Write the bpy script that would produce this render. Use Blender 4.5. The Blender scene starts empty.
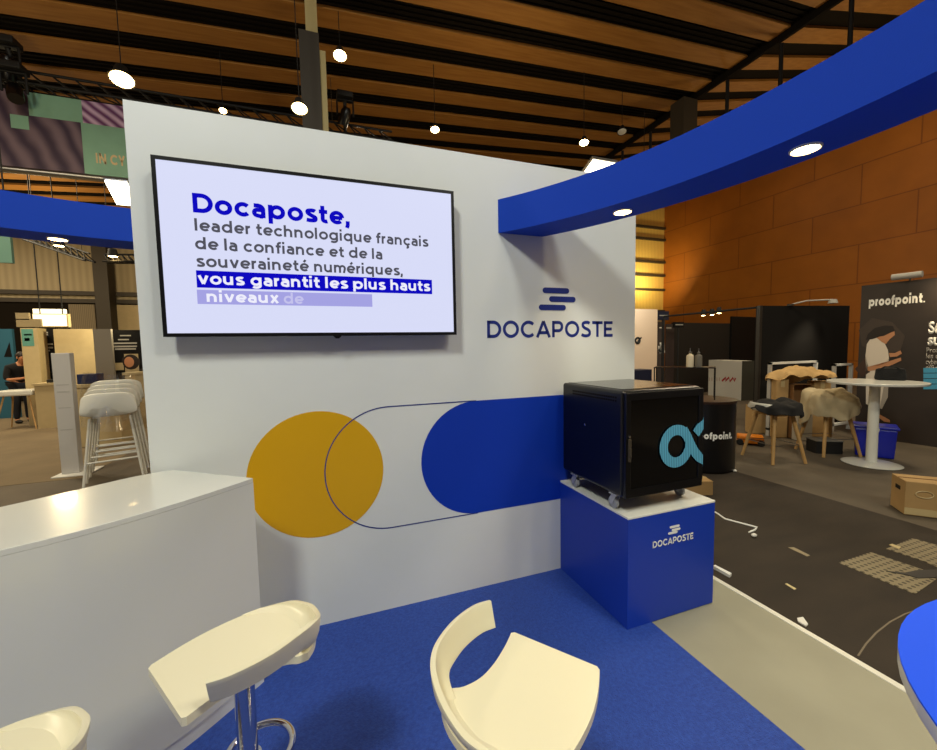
import bpy, bmesh, math, random
from mathutils import Vector, Matrix
random.seed(7)
sc = bpy.context.scene
COL = sc.collection
PI = math.pi

# ------------------------------------------------------------------ camera
F_PX, YAW, PITCH, ROLL, CAMH = 395.34, 0.3453, 0.0683, -0.0194, 1.5
cy_, sy_ = math.cos(YAW), math.sin(YAW)
FW = Vector((sy_*math.cos(PITCH), cy_*math.cos(PITCH), -math.sin(PITCH)))
_R = Vector((cy_, -sy_, 0)); _U = _R.cross(FW)
RT = math.cos(ROLL)*_R + math.sin(ROLL)*_U
UP = -math.sin(ROLL)*_R + math.cos(ROLL)*_U
CP = Vector((0, 0, CAMH))
cd = bpy.data.cameras.new('camera'); cam = bpy.data.objects.new('camera', cd); COL.objects.link(cam)
cd.sensor_width = 36; cd.lens = F_PX*36/937; cd.clip_end = 200; cd.clip_start = .02
m = Matrix((RT, UP, -FW)).transposed().to_4x4(); m.translation = CP
cam.matrix_world = m
sc.camera = cam

def ray(x, y): return FW + RT*((x-468.5)/F_PX) - UP*((y-375)/F_PX)
def at(x, y, X=None, Y=None, Z=None):
    d = ray(x, y)
    if Z is not None: t = (Z-CAMH)/d.z
    elif Y is not None: t = Y/d.y
    else: t = X/d.x
    return CP + d*t

# ------------------------------------------------------------------ materials
def lin(c):
    r = []
    for v in c:
        v = v/255
        r.append(v/12.92 if v <= .04045 else ((v+.055)/1.055)**2.4)
    return (*r, 1)
MATS = {}
def mat(name, rgb, rough=.5, metal=0, var=0, vscale=8, bump=0, bscale=40, coat=0, spec=.5, stretch=None, rgb2=None):
    if name in MATS: return MATS[name]
    M = bpy.data.materials.new(name); M.use_nodes = True; MATS[name] = M
    nt = M.node_tree; b = nt.nodes['Principled BSDF']
    b.inputs['Base Color'].default_value = lin(rgb); b.inputs['Roughness'].default_value = rough
    b.inputs['Metallic'].default_value = metal
    b.inputs['Specular IOR Level'].default_value = spec
    if coat: b.inputs['Coat Weight'].default_value = coat
    if var or bump or rgb2:
        tc = nt.nodes.new('ShaderNodeTexCoord'); mp = nt.nodes.new('ShaderNodeMapping')
        nt.links.new(tc.outputs['Object'], mp.inputs[0])
        if stretch: mp.inputs['Scale'].default_value = stretch
    if var or rgb2:
        n = nt.nodes.new('ShaderNodeTexNoise'); n.inputs['Scale'].default_value = vscale; n.inputs['Detail'].default_value = 6
        nt.links.new(mp.outputs[0], n.inputs[0])
        cr = nt.nodes.new('ShaderNodeValToRGB')
        a = lin(rgb); k = lin(rgb2) if rgb2 else None
        cr.color_ramp.elements[0].position = .3; cr.color_ramp.elements[1].position = .7
        if k: cr.color_ramp.elements[0].color = a; cr.color_ramp.elements[1].color = k
        else:
            cr.color_ramp.elements[0].color = tuple(max(0, v*(1-var)) for v in a[:3])+(1,)
            cr.color_ramp.elements[1].color = tuple(min(1, v*(1+var)) for v in a[:3])+(1,)
        nt.links.new(n.outputs[0], cr.inputs[0]); nt.links.new(cr.outputs[0], b.inputs['Base Color'])
    if bump:
        n2 = nt.nodes.new('ShaderNodeTexNoise'); n2.inputs['Scale'].default_value = bscale; n2.inputs['Detail'].default_value = 4
        nt.links.new(mp.outputs[0], n2.inputs[0])
        bp = nt.nodes.new('ShaderNodeBump'); bp.inputs['Strength'].default_value = bump; bp.inputs['Distance'].default_value = .01
        nt.links.new(n2.outputs[0], bp.inputs['Height']); nt.links.new(bp.outputs[0], b.inputs['Normal'])
    return M
def emit(name, rgb, s):
    if name in MATS: return MATS[name]
    M = bpy.data.materials.new(name); M.use_nodes = True; MATS[name] = M
    b = M.node_tree.nodes['Principled BSDF']
    b.inputs['Base Color'].default_value = (0.02, .02, .02, 1); b.inputs['Roughness'].default_value = .25
    b.inputs['Emission Color'].default_value = lin(rgb); b.inputs['Emission Strength'].default_value = s
    return M

white_wall = mat('white_painted_panel', (226, 228, 226), .45, var=.02, vscale=3)
white_gloss = mat('white_laminate', (228, 228, 220), .22, coat=.1)
stool_plastic = mat('ivory_plastic', (240, 232, 200), .3)
chrome = mat('chrome', (215, 215, 218), .12, 1)
steel = mat('brushed_steel', (150, 150, 150), .35, 1)
blue_vinyl = mat('blue_vinyl', (14, 56, 178), .45, spec=.3)
blue_ped = mat('blue_laminate', (22, 58, 172), .42, spec=.35)
blue_ring = mat('blue_fabric_header', (22, 68, 190), .7, spec=.2, bump=.1, bscale=300)
blue_top = mat('bright_blue_laminate', (8, 84, 255), .55, spec=.15)
yellow_vinyl = mat('ochre_vinyl', (220, 166, 0), .42)
navy = mat('navy_vinyl', (24, 44, 130), .45)
carpet_blue = mat('blue_carpet', (26, 58, 146), .6, rgb2=(42, 78, 172), vscale=70, bump=.6, bscale=170, spec=.45)
tile = mat('taupe_floor', (150, 147, 128), .5, var=.07, vscale=2.5, bump=.03, bscale=60)
alu = mat('aluminium', (222, 220, 208), .4, .15)
hall_floor = mat('grey_hall_floor', (92, 82, 68), .75, var=.22, vscale=1.6, bump=.1, bscale=30)
dark_carpet = mat('dark_aisle_carpet', (46, 37, 27), .8, var=.25, vscale=2.2, bump=.25, bscale=120, stretch=(1, 3, 1))
tan_carpet = mat('tan_aisle_carpet', (120, 104, 78), .85, var=.12, vscale=2, bump=.2, bscale=100)
black_gloss = mat('black_powder_coat', (10, 10, 13), .28, spec=.5)
black_matt = mat('black_matt', (14, 13, 13), .65)
black_wall = mat('black_partition', (13, 11, 10), .75, spec=.25)
dark_glass = mat('smoked_glass', (7, 7, 8), .08, spec=.6)
rubber = mat('grey_rubber', (160, 162, 166), .5)
timber = mat('roof_timber', (186, 130, 58), .7, rgb2=(164, 108, 42), vscale=3, stretch=(.35, 6, 6), bump=.2, bscale=30)
deck = mat('dark_roof_deck', (27, 22, 16), .9, spec=.1)
steel_dark = mat('painted_steel', (60, 52, 40), .6)
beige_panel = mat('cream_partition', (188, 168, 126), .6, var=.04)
shaded_panel = mat('shaded_cream_panel', (128, 122, 112), .55)  # cream partition in shade, the shade put into a greyer colour
totem_grey = mat('pale_grey_board', (190, 188, 186), .5)
oak = mat('oak', (188, 148, 92), .5, var=.1, vscale=14, stretch=(6, 6, 1))
cardboard = mat('cardboard', (176, 142, 92), .8, var=.07, vscale=6)
tape = mat('packing_tape', (200, 178, 130), .25)
tub_blue = mat('blue_plastic', (24, 36, 170), .35)
orange = mat('orange_plastic', (225, 130, 16), .4)
skin = mat('skin', (205, 140, 98), .55)
hair = mat('dark_hair', (38, 24, 16), .6)
cloth_black = mat('black_cloth', (18, 18, 20), .9, bump=.4, bscale=30)
cloth_beige = mat('beige_cloth', (188, 172, 138), .9, var=.08, bump=.4, bscale=26)
cloth_cream = mat('cream_cloth', (205, 168, 112), .9, var=.06, bump=.5, bscale=24)
denim = mat('dark_denim', (26, 30, 40), .9)
paper = mat('white_paper', (225, 222, 214), .6)
sign_white = emit('lit_sign_face', (255, 232, 180), 2.6)
lamp_hot = emit('warm_lamp_lens', (255, 214, 140), 30)
lamp_white = emit('white_lamp_panel', (255, 238, 200), 9)
scr_bg = emit('screen_white', (214, 218, 246), 1.0)
scr_blue = emit('screen_blue', (14, 10, 190), 1.0)
scr_grey = emit('screen_grey', (82, 82, 92), 1.0)
scr_pale = emit('screen_pale_blue', (164, 162, 226), 1.0)
scr_text = emit('screen_text_white', (238, 238, 252), 1.0)
scr_ghost = emit('screen_faint_text', (196, 194, 236), 1.0)
for M_ in (scr_blue, scr_grey, scr_pale, scr_text, scr_ghost):
    b_ = M_.node_tree.nodes['Principled BSDF']; b_.inputs['Base Color'].default_value = (0, 0, 0, 1); b_.inputs['Specular IOR Level'].default_value = 0
teal = mat('teal_print', (92, 150, 138), .6)
sea_green = mat('sea_green_print', (128, 172, 148), .6, var=.12, vscale=2)
white_print = mat('white_print', (235, 235, 230), .6)
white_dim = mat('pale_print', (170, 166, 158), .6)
cyan_print = mat('cyan_print', (64, 150, 190), .6)
sky_print = mat('sky_blue_print', (84, 168, 205), .5)
red_print = mat('red_print', (176, 36, 44), .6)

def wave_mat(name, c1, c2, scale, dist, rot=(0, 0, 0), det=3):
    M = bpy.data.materials.new(name); M.use_nodes = True; nt = M.node_tree; b = nt.nodes['Principled BSDF']
    b.inputs['Roughness'].default_value = .65
    tc = nt.nodes.new('ShaderNodeTexCoord'); mp = nt.nodes.new('ShaderNodeMapping'); w = nt.nodes.new('ShaderNodeTexWave'); cr = nt.nodes.new('ShaderNodeValToRGB')
    mp.inputs['Rotation'].default_value = rot
    w.inputs['Scale'].default_value = scale; w.inputs['Distortion'].default_value = dist; w.inputs['Detail'].default_value = det
    w.inputs['Detail Scale'].default_value = .7
    cr.color_ramp.elements[0].color = lin(c1); cr.color_ramp.elements[1].color = lin(c2)
    nt.links.new(tc.outputs['Object'], mp.inputs[0]); nt.links.new(mp.outputs[0], w.inputs[0]); nt.links.new(w.outputs[0], cr.inputs[0]); nt.links.new(cr.outputs[0], b.inputs['Base Color'])
    return M
purple_print = wave_mat('purple_wave_print', (52, 34, 58), (112, 92, 104), 1.2, 6, (0, .4, 0))
magenta_print = wave_mat('magenta_stripe_print', (96, 40, 96), (200, 170, 200), 2.6, 2, (0, .9, 0))
corrugated = wave_mat('corrugated_cladding', (168, 152, 120), (182, 166, 132), 1.6, 0)
corrugated_lit = wave_mat('lit_corrugated_cladding', (222, 186, 96), (246, 214, 120), 3.0, 0)  # lit copy of the cladding, its light put into the yellow


def brick_mat():
    M = bpy.data.materials.new('brown_wood_panelling'); M.use_nodes = True; nt = M.node_tree; b = nt.nodes['Principled BSDF']
    b.inputs['Roughness'].default_value = .6
    tc = nt.nodes.new('ShaderNodeTexCoord'); sp = nt.nodes.new('ShaderNodeSeparateXYZ'); cb = nt.nodes.new('ShaderNodeCombineXYZ')
    br = nt.nodes.new('ShaderNodeTexBrick'); no = nt.nodes.new('ShaderNodeTexNoise'); mx = nt.nodes.new('ShaderNodeMixRGB')
    nt.links.new(tc.outputs['Object'], sp.inputs[0]); nt.links.new(sp.outputs[1], cb.inputs[0]); ad = nt.nodes.new('ShaderNodeMath'); ad.operation = 'ADD'; ad.inputs[1].default_value = .68; nt.links.new(sp.outputs[2], ad.inputs[0]); nt.links.new(ad.outputs[0], cb.inputs[1])
    nt.links.new(cb.outputs[0], br.inputs['Vector'])
    br.inputs['Scale'].default_value = 1; br.inputs['Brick Width'].default_value = 3.0; br.inputs['Row Height'].default_value = 1.42
    br.inputs['Mortar Size'].default_value = .022; br.inputs['Bias'].default_value = 0
    br.inputs['Color1'].default_value = lin((190, 114, 30)); br.inputs['Color2'].default_value = lin((180, 105, 26)); br.inputs['Mortar'].default_value = lin((150, 84, 20))
    no.inputs['Scale'].default_value = 1.2; no.inputs['Detail'].default_value = 5
    nt.links.new(tc.outputs['Object'], no.inputs[0])
    mx.blend_type = 'MULTIPLY'; mx.inputs[0].default_value = .35
    nt.links.new(br.outputs[0], mx.inputs[1]); nt.links.new(no.outputs[0], mx.inputs[2]); nt.links.new(mx.outputs[0], b.inputs['Base Color'])
    return M
wood_wall = brick_mat()

def dots_mat(name, base, dot, scale, size):
    M = bpy.data.materials.new(name); M.use_nodes = True; nt = M.node_tree; b = nt.nodes['Principled BSDF']; b.inputs['Roughness'].default_value = .3
    tc = nt.nodes.new('ShaderNodeTexCoord'); v = nt.nodes.new('ShaderNodeTexVoronoi'); v.inputs['Randomness'].default_value = 0; v.inputs['Scale'].default_value = scale
    cr = nt.nodes.new('ShaderNodeValToRGB'); cr.color_ramp.interpolation = 'CONSTANT'
    cr.color_ramp.elements[0].color = lin(dot); cr.color_ramp.elements[1].position = size; cr.color_ramp.elements[1].color = lin(base)
    nt.links.new(tc.outputs['Object'], v.inputs[0]); nt.links.new(v.outputs[0], cr.inputs[0]); nt.links.new(cr.outputs[0], b.inputs['Base Color'])
    return M
perforated = dots_mat('perforated_black_steel', (26, 25, 24), (4, 4, 4), 55, .33)
perforated.node_tree.nodes['Principled BSDF'].inputs['Roughness'].default_value = .16
plate_mat = dots_mat('chequer_plate', (140, 128, 100), (70, 62, 46), 24, .34)
plate_mat.node_tree.nodes['Principled BSDF'].inputs['Roughness'].default_value = .6
mesh_blue = wave_mat('ribbed_sky_blue', (40, 110, 150), (104, 186, 216), 26, 0)

def plastic_film():
    M = bpy.data.materials.new('clear_plastic_film'); M.use_nodes = True; nt = M.node_tree
    out = nt.nodes['Material Output']; nt.nodes.remove(nt.nodes['Principled BSDF'])
    t = nt.nodes.new('ShaderNodeBsdfTransparent'); g = nt.nodes.new('ShaderNodeBsdfGlossy'); mx = nt.nodes.new('ShaderNodeMixShader')
    g.inputs['Roughness'].default_value = .12; mx.inputs[0].default_value = .16
    nt.links.new(t.outputs[0], mx.inputs[1]); nt.links.new(g.outputs[0], mx.inputs[2]); nt.links.new(mx.outputs[0], out.inputs[0])
    return M
film = plastic_film()

# ------------------------------------------------------------------ object helpers
BASE = {}
def tag(o, label=None, cat=None, group=None, kind=None):
    if label: o['label'] = label
    if cat: o['category'] = cat
    if group: o['group'] = group
    if kind: o['kind'] = kind
    return o
def thing(name, label, cat, loc=(0, 0, 0), rz=0, group=None):
    o = bpy.data.objects.new(name, None); COL.objects.link(o); o.empty_display_size = .1
    o.location = loc; o.rotation_euler = (0, 0, rz)
    BASE[o.name] = Matrix.Translation(Vector(loc)) @ Matrix.Rotation(rz, 4, 'Z')
    return tag(o, label, cat, group)
def world_of(o):
    while o is not None:
        if o.name in BASE: return BASE[o.name]
        o = o.parent
    return Matrix.Identity(4)
def obj(name, bm, mt, parent=None, world=False, bevel=0, smooth=False, seg=2, mods=(), kind=None, label=None):
    bmesh.ops.remove_doubles(bm, verts=bm.verts, dist=1e-6)
    bmesh.ops.recalc_face_normals(bm, faces=bm.faces)
    if world and parent is not None: bm.transform(world_of(parent).inverted())
    me = bpy.data.meshes.new(name); bm.to_mesh(me); bm.free()
    me.materials.append(mt)
    if smooth:
        for p in me.polygons: p.use_smooth = True
        try: me.set_sharp_from_angle(angle=math.radians(38))
        except Exception: pass
    o = bpy.data.objects.new(name, me); COL.objects.link(o)
    if parent is not None: o.parent = parent
    for k, v in mods:
        md = o.modifiers.new(k.lower(), k)
        for a, b in v.items(): setattr(md, a, b)
    if bevel:
        md = o.modifiers.new('bevel', 'BEVEL'); md.width = bevel; md.segments = seg; md.limit_method = 'ANGLE'; md.angle_limit = math.radians(35)
    if kind: o['kind'] = kind
    if label: o['label'] = label
    return o
def B(): return bmesh.new()
def box(bm, x0, x1, y0, y1, z0, z1, M=None):
    v = [Vector(q) for q in ((x0, y0, z0), (x1, y0, z0), (x1, y1, z0), (x0, y1, z0), (x0, y0, z1), (x1, y0, z1), (x1, y1, z1), (x0, y1, z1))]
    if M is not None: v = [M @ q for q in v]
    v = [bm.verts.new(q) for q in v]
    for f in ((3, 2, 1, 0), (4, 5, 6, 7), (0, 1, 5, 4), (1, 2, 6, 5), (2, 3, 7, 6), (3, 0, 4, 7)): bm.faces.new([v[i] for i in f])
    return bm
def boxm(*a, M=None): return box(B(), *a, M=M)
def prism(bm, pts, ext):
    """pts: closed list of Vectors, ext: Vector extrusion"""
    a = [bm.verts.new(p) for p in pts]; b = [bm.verts.new(Vector(p)+ext) for p in pts]
    n = len(pts)
    f1 = bm.faces.new(a); f2 = bm.faces.new(b[::-1])
    for i in range(n): bm.faces.new([a[i], b[i], b[(i+1) % n], a[(i+1) % n]])
    if n > 4: bmesh.ops.triangulate(bm, faces=[f1, f2])
    return bm
def tube(bm, pts, r, n=10, closed=False, r2=None):
    pts = [Vector(p) for p in pts]; N = len(pts); rings = []
    prev = None
    for i, p in enumerate(pts):
        if closed: t = pts[(i+1) % N]-pts[i-1]
        else: t = pts[min(i+1, N-1)]-pts[max(i-1, 0)]
        t.normalize()
        if prev is None:
            a = Vector((0, 0, 1)) if abs(t.z) < .9 else Vector((1, 0, 0))
            u = t.cross(a).normalized()
        else:
            u = (prev - t*prev.dot(t)).normalized()
        prev = u; w = t.cross(u)
        rr = r if r2 is None else r+(r2-r)*i/max(1, N-1)
        rings.append([bm.verts.new(p+rr*(math.cos(2*PI*k/n)*u+math.sin(2*PI*k/n)*w)) for k in range(n)])
    for i in range(N if closed else N-1):
        a, b = rings[i], rings[(i+1) % N]
        for k in range(n): bm.faces.new([a[k], a[(k+1) % n], b[(k+1) % n], b[k]])
    if not closed:
        bm.faces.new(rings[0][::-1]); bm.faces.new(rings[-1])
    return bm
def tubem(*a, **k): return tube(B(), *a, **k)
def lathe(bm, prof, c=(0, 0, 0), n=32, sx=1, sy=1):
    c = Vector(c); rings = []
    for r, z in prof:
        if r < 1e-5: rings.append([bm.verts.new(c+Vector((0, 0, z)))])
        else: rings.append([bm.verts.new(c+Vector((sx*r*math.cos(2*PI*k/n), sy*r*math.sin(2*PI*k/n), z))) for k in range(n)])
    for a, b in zip(rings, rings[1:]):
        for k in range(n):
            k2 = (k+1) % n
            if len(a) == 1 and len(b) == 1: continue
            if len(a) == 1: bm.faces.new([a[0], b[k2], b[k]])
            elif len(b) == 1: bm.faces.new([a[k], a[k2], b[0]])
            else: bm.faces.new([a[k], a[k2], b[k2], b[k]])
    if len(rings[0]) > 1: bm.faces.new(rings[0])
    if len(rings[-1]) > 1: bm.faces.new(rings[-1][::-1])
    return bm
def sphere(bm, c, r, n=14, s=(1, 1, 1)):
    prof = [(math.sin(PI*i/n), -math.cos(PI*i/n)) for i in range(n+1)]
    st = len(bm.verts)
    b2 = B(); lathe(b2, prof, (0, 0, 0), n*2)
    M = Matrix.Translation(Vector(c)) @ Matrix.Diagonal((r*s[0], r*s[1], r*s[2], 1))
    b2.transform(M); me = bpy.data.meshes.new('t'); b2.to_mesh(me); b2.free(); bm.from_mesh(me); bpy.data.meshes.remove(me)
    return bm
def copy_tree(o, parent=None):
    c = o.copy(); COL.objects.link(c)
    if parent is not None: c.parent = parent
    for ch in list(o.children):
        if ch.name in COL.objects: copy_tree(ch, c)
    return c
def structure(name, bm, mt, parent=None, **k):
    return obj(name, bm, mt, parent, kind='structure', **k)

# ---------- text: built-in font, laid out on a plane
def text_bm(s, bold=0.0, spacing=1.0, depth=0.0):
    cu = bpy.data.curves.new('t', 'FONT'); cu.body = s; cu.offset = bold; cu.space_character = spacing; cu.resolution_u = 4; cu.extrude = 0
    o = bpy.data.objects.new('t', cu); COL.objects.link(o)
    dg = bpy.context.evaluated_depsgraph_get(); dg.update()
    me = bpy.data.meshes.new_from_object(o.evaluated_get(dg))
    bm = B(); bm.from_mesh(me)
    bpy.data.meshes.remove(me); bpy.data.objects.remove(o); bpy.data.curves.remove(cu)
    return bm
_b = text_bm('H'); CAPH = max(v.co.y for v in _b.verts); _b.free()
def text(s, p0, p1, cap, mt, name, parent, up=(0, 0, 1), bold=.012, spacing=1.0, lift=.0015, depth=.001, label=None):
    """baseline from p0 to p1 (world), capital height cap (m); the writing faces the side where it reads left to right"""
    p0, p1 = Vector(p0), Vector(p1); bm = text_bm(s, bold, spacing)
    xs = [v.co.x for v in bm.verts]; x0, x1 = min(xs), max(xs)
    d = p1-p0; W = d.length; xd = d.normalized(); ud = Vector(up); ud = (ud-xd*ud.dot(xd)).normalized(); nd = xd.cross(ud)
    for v in bm.verts:
        v.co = p0 + xd*((v.co.x-x0)/(x1-x0)*W) + ud*(v.co.y/CAPH*cap) + nd*(lift)
    r = bmesh.ops.extrude_face_region(bm, geom=bm.faces[:])
    for g in r['geom']:
        if isinstance(g, bmesh.types.BMVert): g.co += nd*depth
    return obj(name, bm, mt, parent, world=True, label=label)
def plate(pts, mt, name, parent, n, lift=.001, depth=.001, bm=None, **k):
    n = Vector(n); bm = bm or B(); prism(bm, [Vector(p)+n*lift for p in pts], n*depth)
    return obj(name, bm, mt, parent, world=True, **k)
def bar_pts(x0, x1, z0, z1, y, n=10):
    r = (z1-z0)/2; zc = (z0+z1)/2; P = []
    for i in range(n+1):
        a = -PI/2+PI*i/n; P.append(Vector((x1-r+r*math.cos(a), y, zc+r*math.sin(a))))
    for i in range(n+1):
        a = PI/2+PI*i/n; P.append(Vector((x0+r+r*math.cos(a), y, zc+r*math.sin(a))))
    return P

def catmull(P, k=6, closed=False):
    out = []; n = len(P)
    for i in range(n if closed else n-1):
        p0 = P[i-1] if (closed or i > 0) else P[i]; p1 = P[i]; p2 = P[(i+1) % n]; p3 = P[(i+2) % n] if (closed or i+2 < n) else P[(i+1) % n]
        for j in range(k):
            t = j/k
            out.append(.5*((2*p1)+(-p0+p2)*t+(2*p0-5*p1+4*p2-p3)*t*t+(-p0+3*p1-3*p2+p3)*t**3))
    if not closed: out.append(P[-1])
    return out
# ---------- geometric lettering drawn with strokes
def _arc(cx, cy, rx, ry, a0, a1, n=18):
    return [(cx+rx*math.cos(math.radians(a0+(a1-a0)*i/n)), cy+ry*math.sin(math.radians(a0+(a1-a0)*i/n))) for i in range(n+1)]
def glyph(ch, w):
    h = w/2; X = .75; L = h
    ro = .41-h; ry = X/2-h+.012; cx = .41; cyy = X/2
    def ring_(c_=cx): return _arc(c_, cyy, ro, ry, 0, 360, 30)
    if ch == 'o': return [ring_()], .82
    if ch == 'c': return [_arc(cx, cyy, ro, ry, 42, 318, 24)], .74
    if ch in 'eé':
        S = [_arc(cx, cyy, ro, ry, 0, 316, 26), [(h, cyy-.01), (.82-h, cyy-.01)]]
        if ch == 'é': S.append([(.36, .86), (.54, 1.06)])
        return S, .80
    if ch == 'ç': return [_arc(cx, cyy, ro, ry, 42, 318, 24), [(.44, .05), (.42, -.06), (.50, -.10), (.49, -.20), (.40, -.235), (.31, -.215)]], .74
    if ch == 'a':
        R = .66-h
        return [[(R, 0), (R, .45)]+_arc(R-.26+0, .45, .26, X-h-.44, 0, 100, 12)+[(.10, X-.10)], [(R, .42), (.30, .42)]+_arc(.27, .42/2+h/2, .27-h, (.42-h)/2, 90, 270, 12)[0:]+[(.34, h-.01), (R-.07, .07), (R, .19)]], .70
    if ch == 'd': return [ring_(), [(.82-h, 0), (.82-h, 1.06)]], .88
    if ch == 'q': return [ring_(), [(.82-h, X), (.82-h, -.27)]], .88
    if ch == 'g': return [ring_(), [(.82-h, X), (.82-h, .02)]+_arc(.41, .02, .41-h, .29-h, 0, -140, 14)], .88
    if ch == 'p': return [ring_(.45), [(L+.0, X), (L, -.27)]], .88
    if ch == 'b': return [ring_(.45), [(L, 0), (L, 1.06)]], .88
    if ch == 'u': return [[(L, X), (L, .33)]+_arc(.36, .33, .36-h, .33-h+.01, 180, 360, 14)+[(.72-h, X)], [(.72-h, X), (.72-h, 0)]], .80
    if ch in 'nh':
        return [[(L, 0), (L, X if ch == 'n' else 1.06)], [(L, 0), (L, X-.33)]+_arc(.36, X-.33, .36-h, .33-h+.01, 180, 0, 14)+[(.72-h, 0)]], .80
    if ch == 'm':
        k = .33
        return [[(L, 0), (L, X)], [(L, X-k)]+_arc(.33, X-k, .33-h, k-h+.01, 180, 0, 14)+[(.66-h, 0)], [(.66-h, X-k)]+_arc(.99-w, X-k, .33-h, k-h+.01, 180, 0, 14)+[(1.32-w-h-h+.0, 0)]], 1.32-w-h+.08
    if ch == 'r': return [[(L, 0), (L, X)], [(L, X-.34)]+_arc(.36, X-.34, .36-h, .34-h+.01, 180, 84, 10)], .42
    if ch == 't': return [[(.20, .97), (.20, .22)]+_arc(.20+.17, .21, .17, .21-h+.01, 180, 300, 10), [(0, X-h), (.46, X-h)]], .47
    if ch == 'l': return [[(L, 0), (L, 1.06)]], w+.07
    if ch == 'i': return [[(L, 0), (L, X)], [(L, .88), (L, .88+w*1.05)]], w+.07
    if ch == 'f': return [[(.20, 0), (.20, .80)]+_arc(.20+.19, .82, .19, .25-h, 180, 70, 10), [(0, X-h), (.44, X-h)]], .45
    if ch == 'v': return [[(h*.9, X), (.37, 0.02)], [(.74-h*.9, X), (.37, .02)]], .74
    if ch == 'x': return [[(h, X), (.70-h, 0)], [(.70-h, X), (h, 0)]], .71
    if ch == 'y': return [[(h*.9, X), (.38, 0.02)], [(.74-h*.9, X), (.36, -.10), (.26, -.2), (.1, -.2)]], .74
    if ch == 's':
        return [[(.60-h*.6, X-.14), (.46, X-h+.01), (.30, X-h+.012), (.14, X-.14), (.15, X-.25), (.30, X/2+.02), (.46, X/2-.06), (.55, .25), (.53, .13), (.40, h-.01), (.24, h-.012), (.10-.03, .12)]], .64
    if ch == ',': return [[(L, w), (L, 0), (L-.05, -.17)]], w+.08
    if ch == '.': return [[(L, 0), (L, w)]], w+.08
    # capitals
    if ch == 'D': return [[(L, .0), (L, 1)], [(L, 1-h), (.36, 1-h)]+_arc(.40, .5, .52-h, .5-h, 90, -90, 24)+[(L, h)]], .90
    if ch == 'O': return [_arc(.54, .5, .54-h, .51-h, 0, 360, 40)], 1.08
    if ch == 'C': return [_arc(.54, .5, .54-h, .51-h, 44, 316, 32)], .96
    if ch == 'A': return [[(h*.6, 0), (.50, .98)], [(1-h*.6, 0), (.50, .98)], [(.20, .29), (.80, .29)]], 1.0
    if ch == 'P': return [[(L, 0), (L, 1)], [(L, 1-h), (.48, 1-h)]+_arc(.48, 1-.345, .34-h, .345-h, 90, -90, 16)+[(L, .31+h)]], .82
    if ch == 'S':
        return [[(.72-h*.5, .86), (.56, 1-h+.01), (.36, 1-h+.012), (.17, .86), (.16, .70), (.28, .58), (.56, .46), (.68, .33), (.67, .16), (.50, h-.01), (.28, h-.012), (.05, .15)]], .76
    if ch == 'T': return [[(.41, 0), (.41, 1)], [(0, 1-h), (.82, 1-h)]], .80
    if ch == 'E': return [[(L, 0), (L, 1)], [(L, 1-h), (.70, 1-h)], [(L, .5), (.64, .5)], [(L, h), (.72, h)]], .74
    if ch == 'I': return [[(L, 0), (L, 1)]], w+.08
    if ch == 'N': return [[(L, 0), (L, 1)], [(L, 1), (.88-h, 0)], [(.88-h, 0), (.88-h, 1)]], .94
    if ch == 'Y': return [[(h, 1), (.42, .40)], [(.84-h, 1), (.42, .40)], [(.42, .42), (.42, 0)]], .84
    return [], .36
def strokes_bm(s, w, track=.10):
    bm = B(); x = 0
    for ch in s:
        S, adv = glyph(ch, w)
        for pl in S:
            P = [Vector((x+a, b, 0)) for a, b in pl]
            if len(P) > 2 and (P[0]-P[-1]).length < 1e-4: P = P[:-1]; closed = True
            else: closed = False
            # smooth polylines made of few points
            if ch in 'sSaç' and not closed and len(P) > 8: P = catmull(P, 3)
            n = len(P); V = []
            for i, p in enumerate(P):
                if closed: a_, b_ = P[i-1], P[(i+1) % n]
                else: a_, b_ = P[max(i-1, 0)], P[min(i+1, n-1)]
                t = (b_-a_)
                if t.length < 1e-9: t = Vector((1, 0, 0))
                t.normalize(); nn = Vector((-t.y, t.x, 0))*w/2
                V.append((bm.verts.new(p-nn), bm.verts.new(p+nn)))
            for i in range(n if closed else n-1):
                a_, b_ = V[i], V[(i+1) % n]
                bm.faces.new((a_[0], b_[0], b_[1], a_[1]))
        x += adv+(track if ch != ' ' else 0)
    return bm
def letters(s, p0, p1, cap, mt, name, parent, up=(0, 0, 1), w=.17, track=.10, lift=.0015, label=None):
    p0, p1 = Vector(p0), Vector(p1); bm = strokes_bm(s, w, track)
    xs = [v.co.x for v in bm.verts]; x0, x1 = min(xs), max(xs)
    d = p1-p0; Wd = d.length; xd = d.normalized(); ud = Vector(up); ud = (ud-xd*ud.dot(xd)).normalized(); nd = xd.cross(ud)
    for v in bm.verts: v.co = p0 + xd*((v.co.x-x0)/(x1-x0)*Wd) + ud*(v.co.y*cap) + nd*lift
    if parent is not None: bm.transform(world_of(parent).inverted())
    for f in bm.faces: f.normal_update()
    me = bpy.data.meshes.new(name); bm.to_mesh(me); bm.free(); me.materials.append(mt)
    o = bpy.data.objects.new(name, me); COL.objects.link(o); o.parent = parent
    md = o.modifiers.new('solidify', 'SOLIDIFY'); md.thickness = .0008; md.offset = 0
    if label: o['label'] = label
    return o

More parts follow.
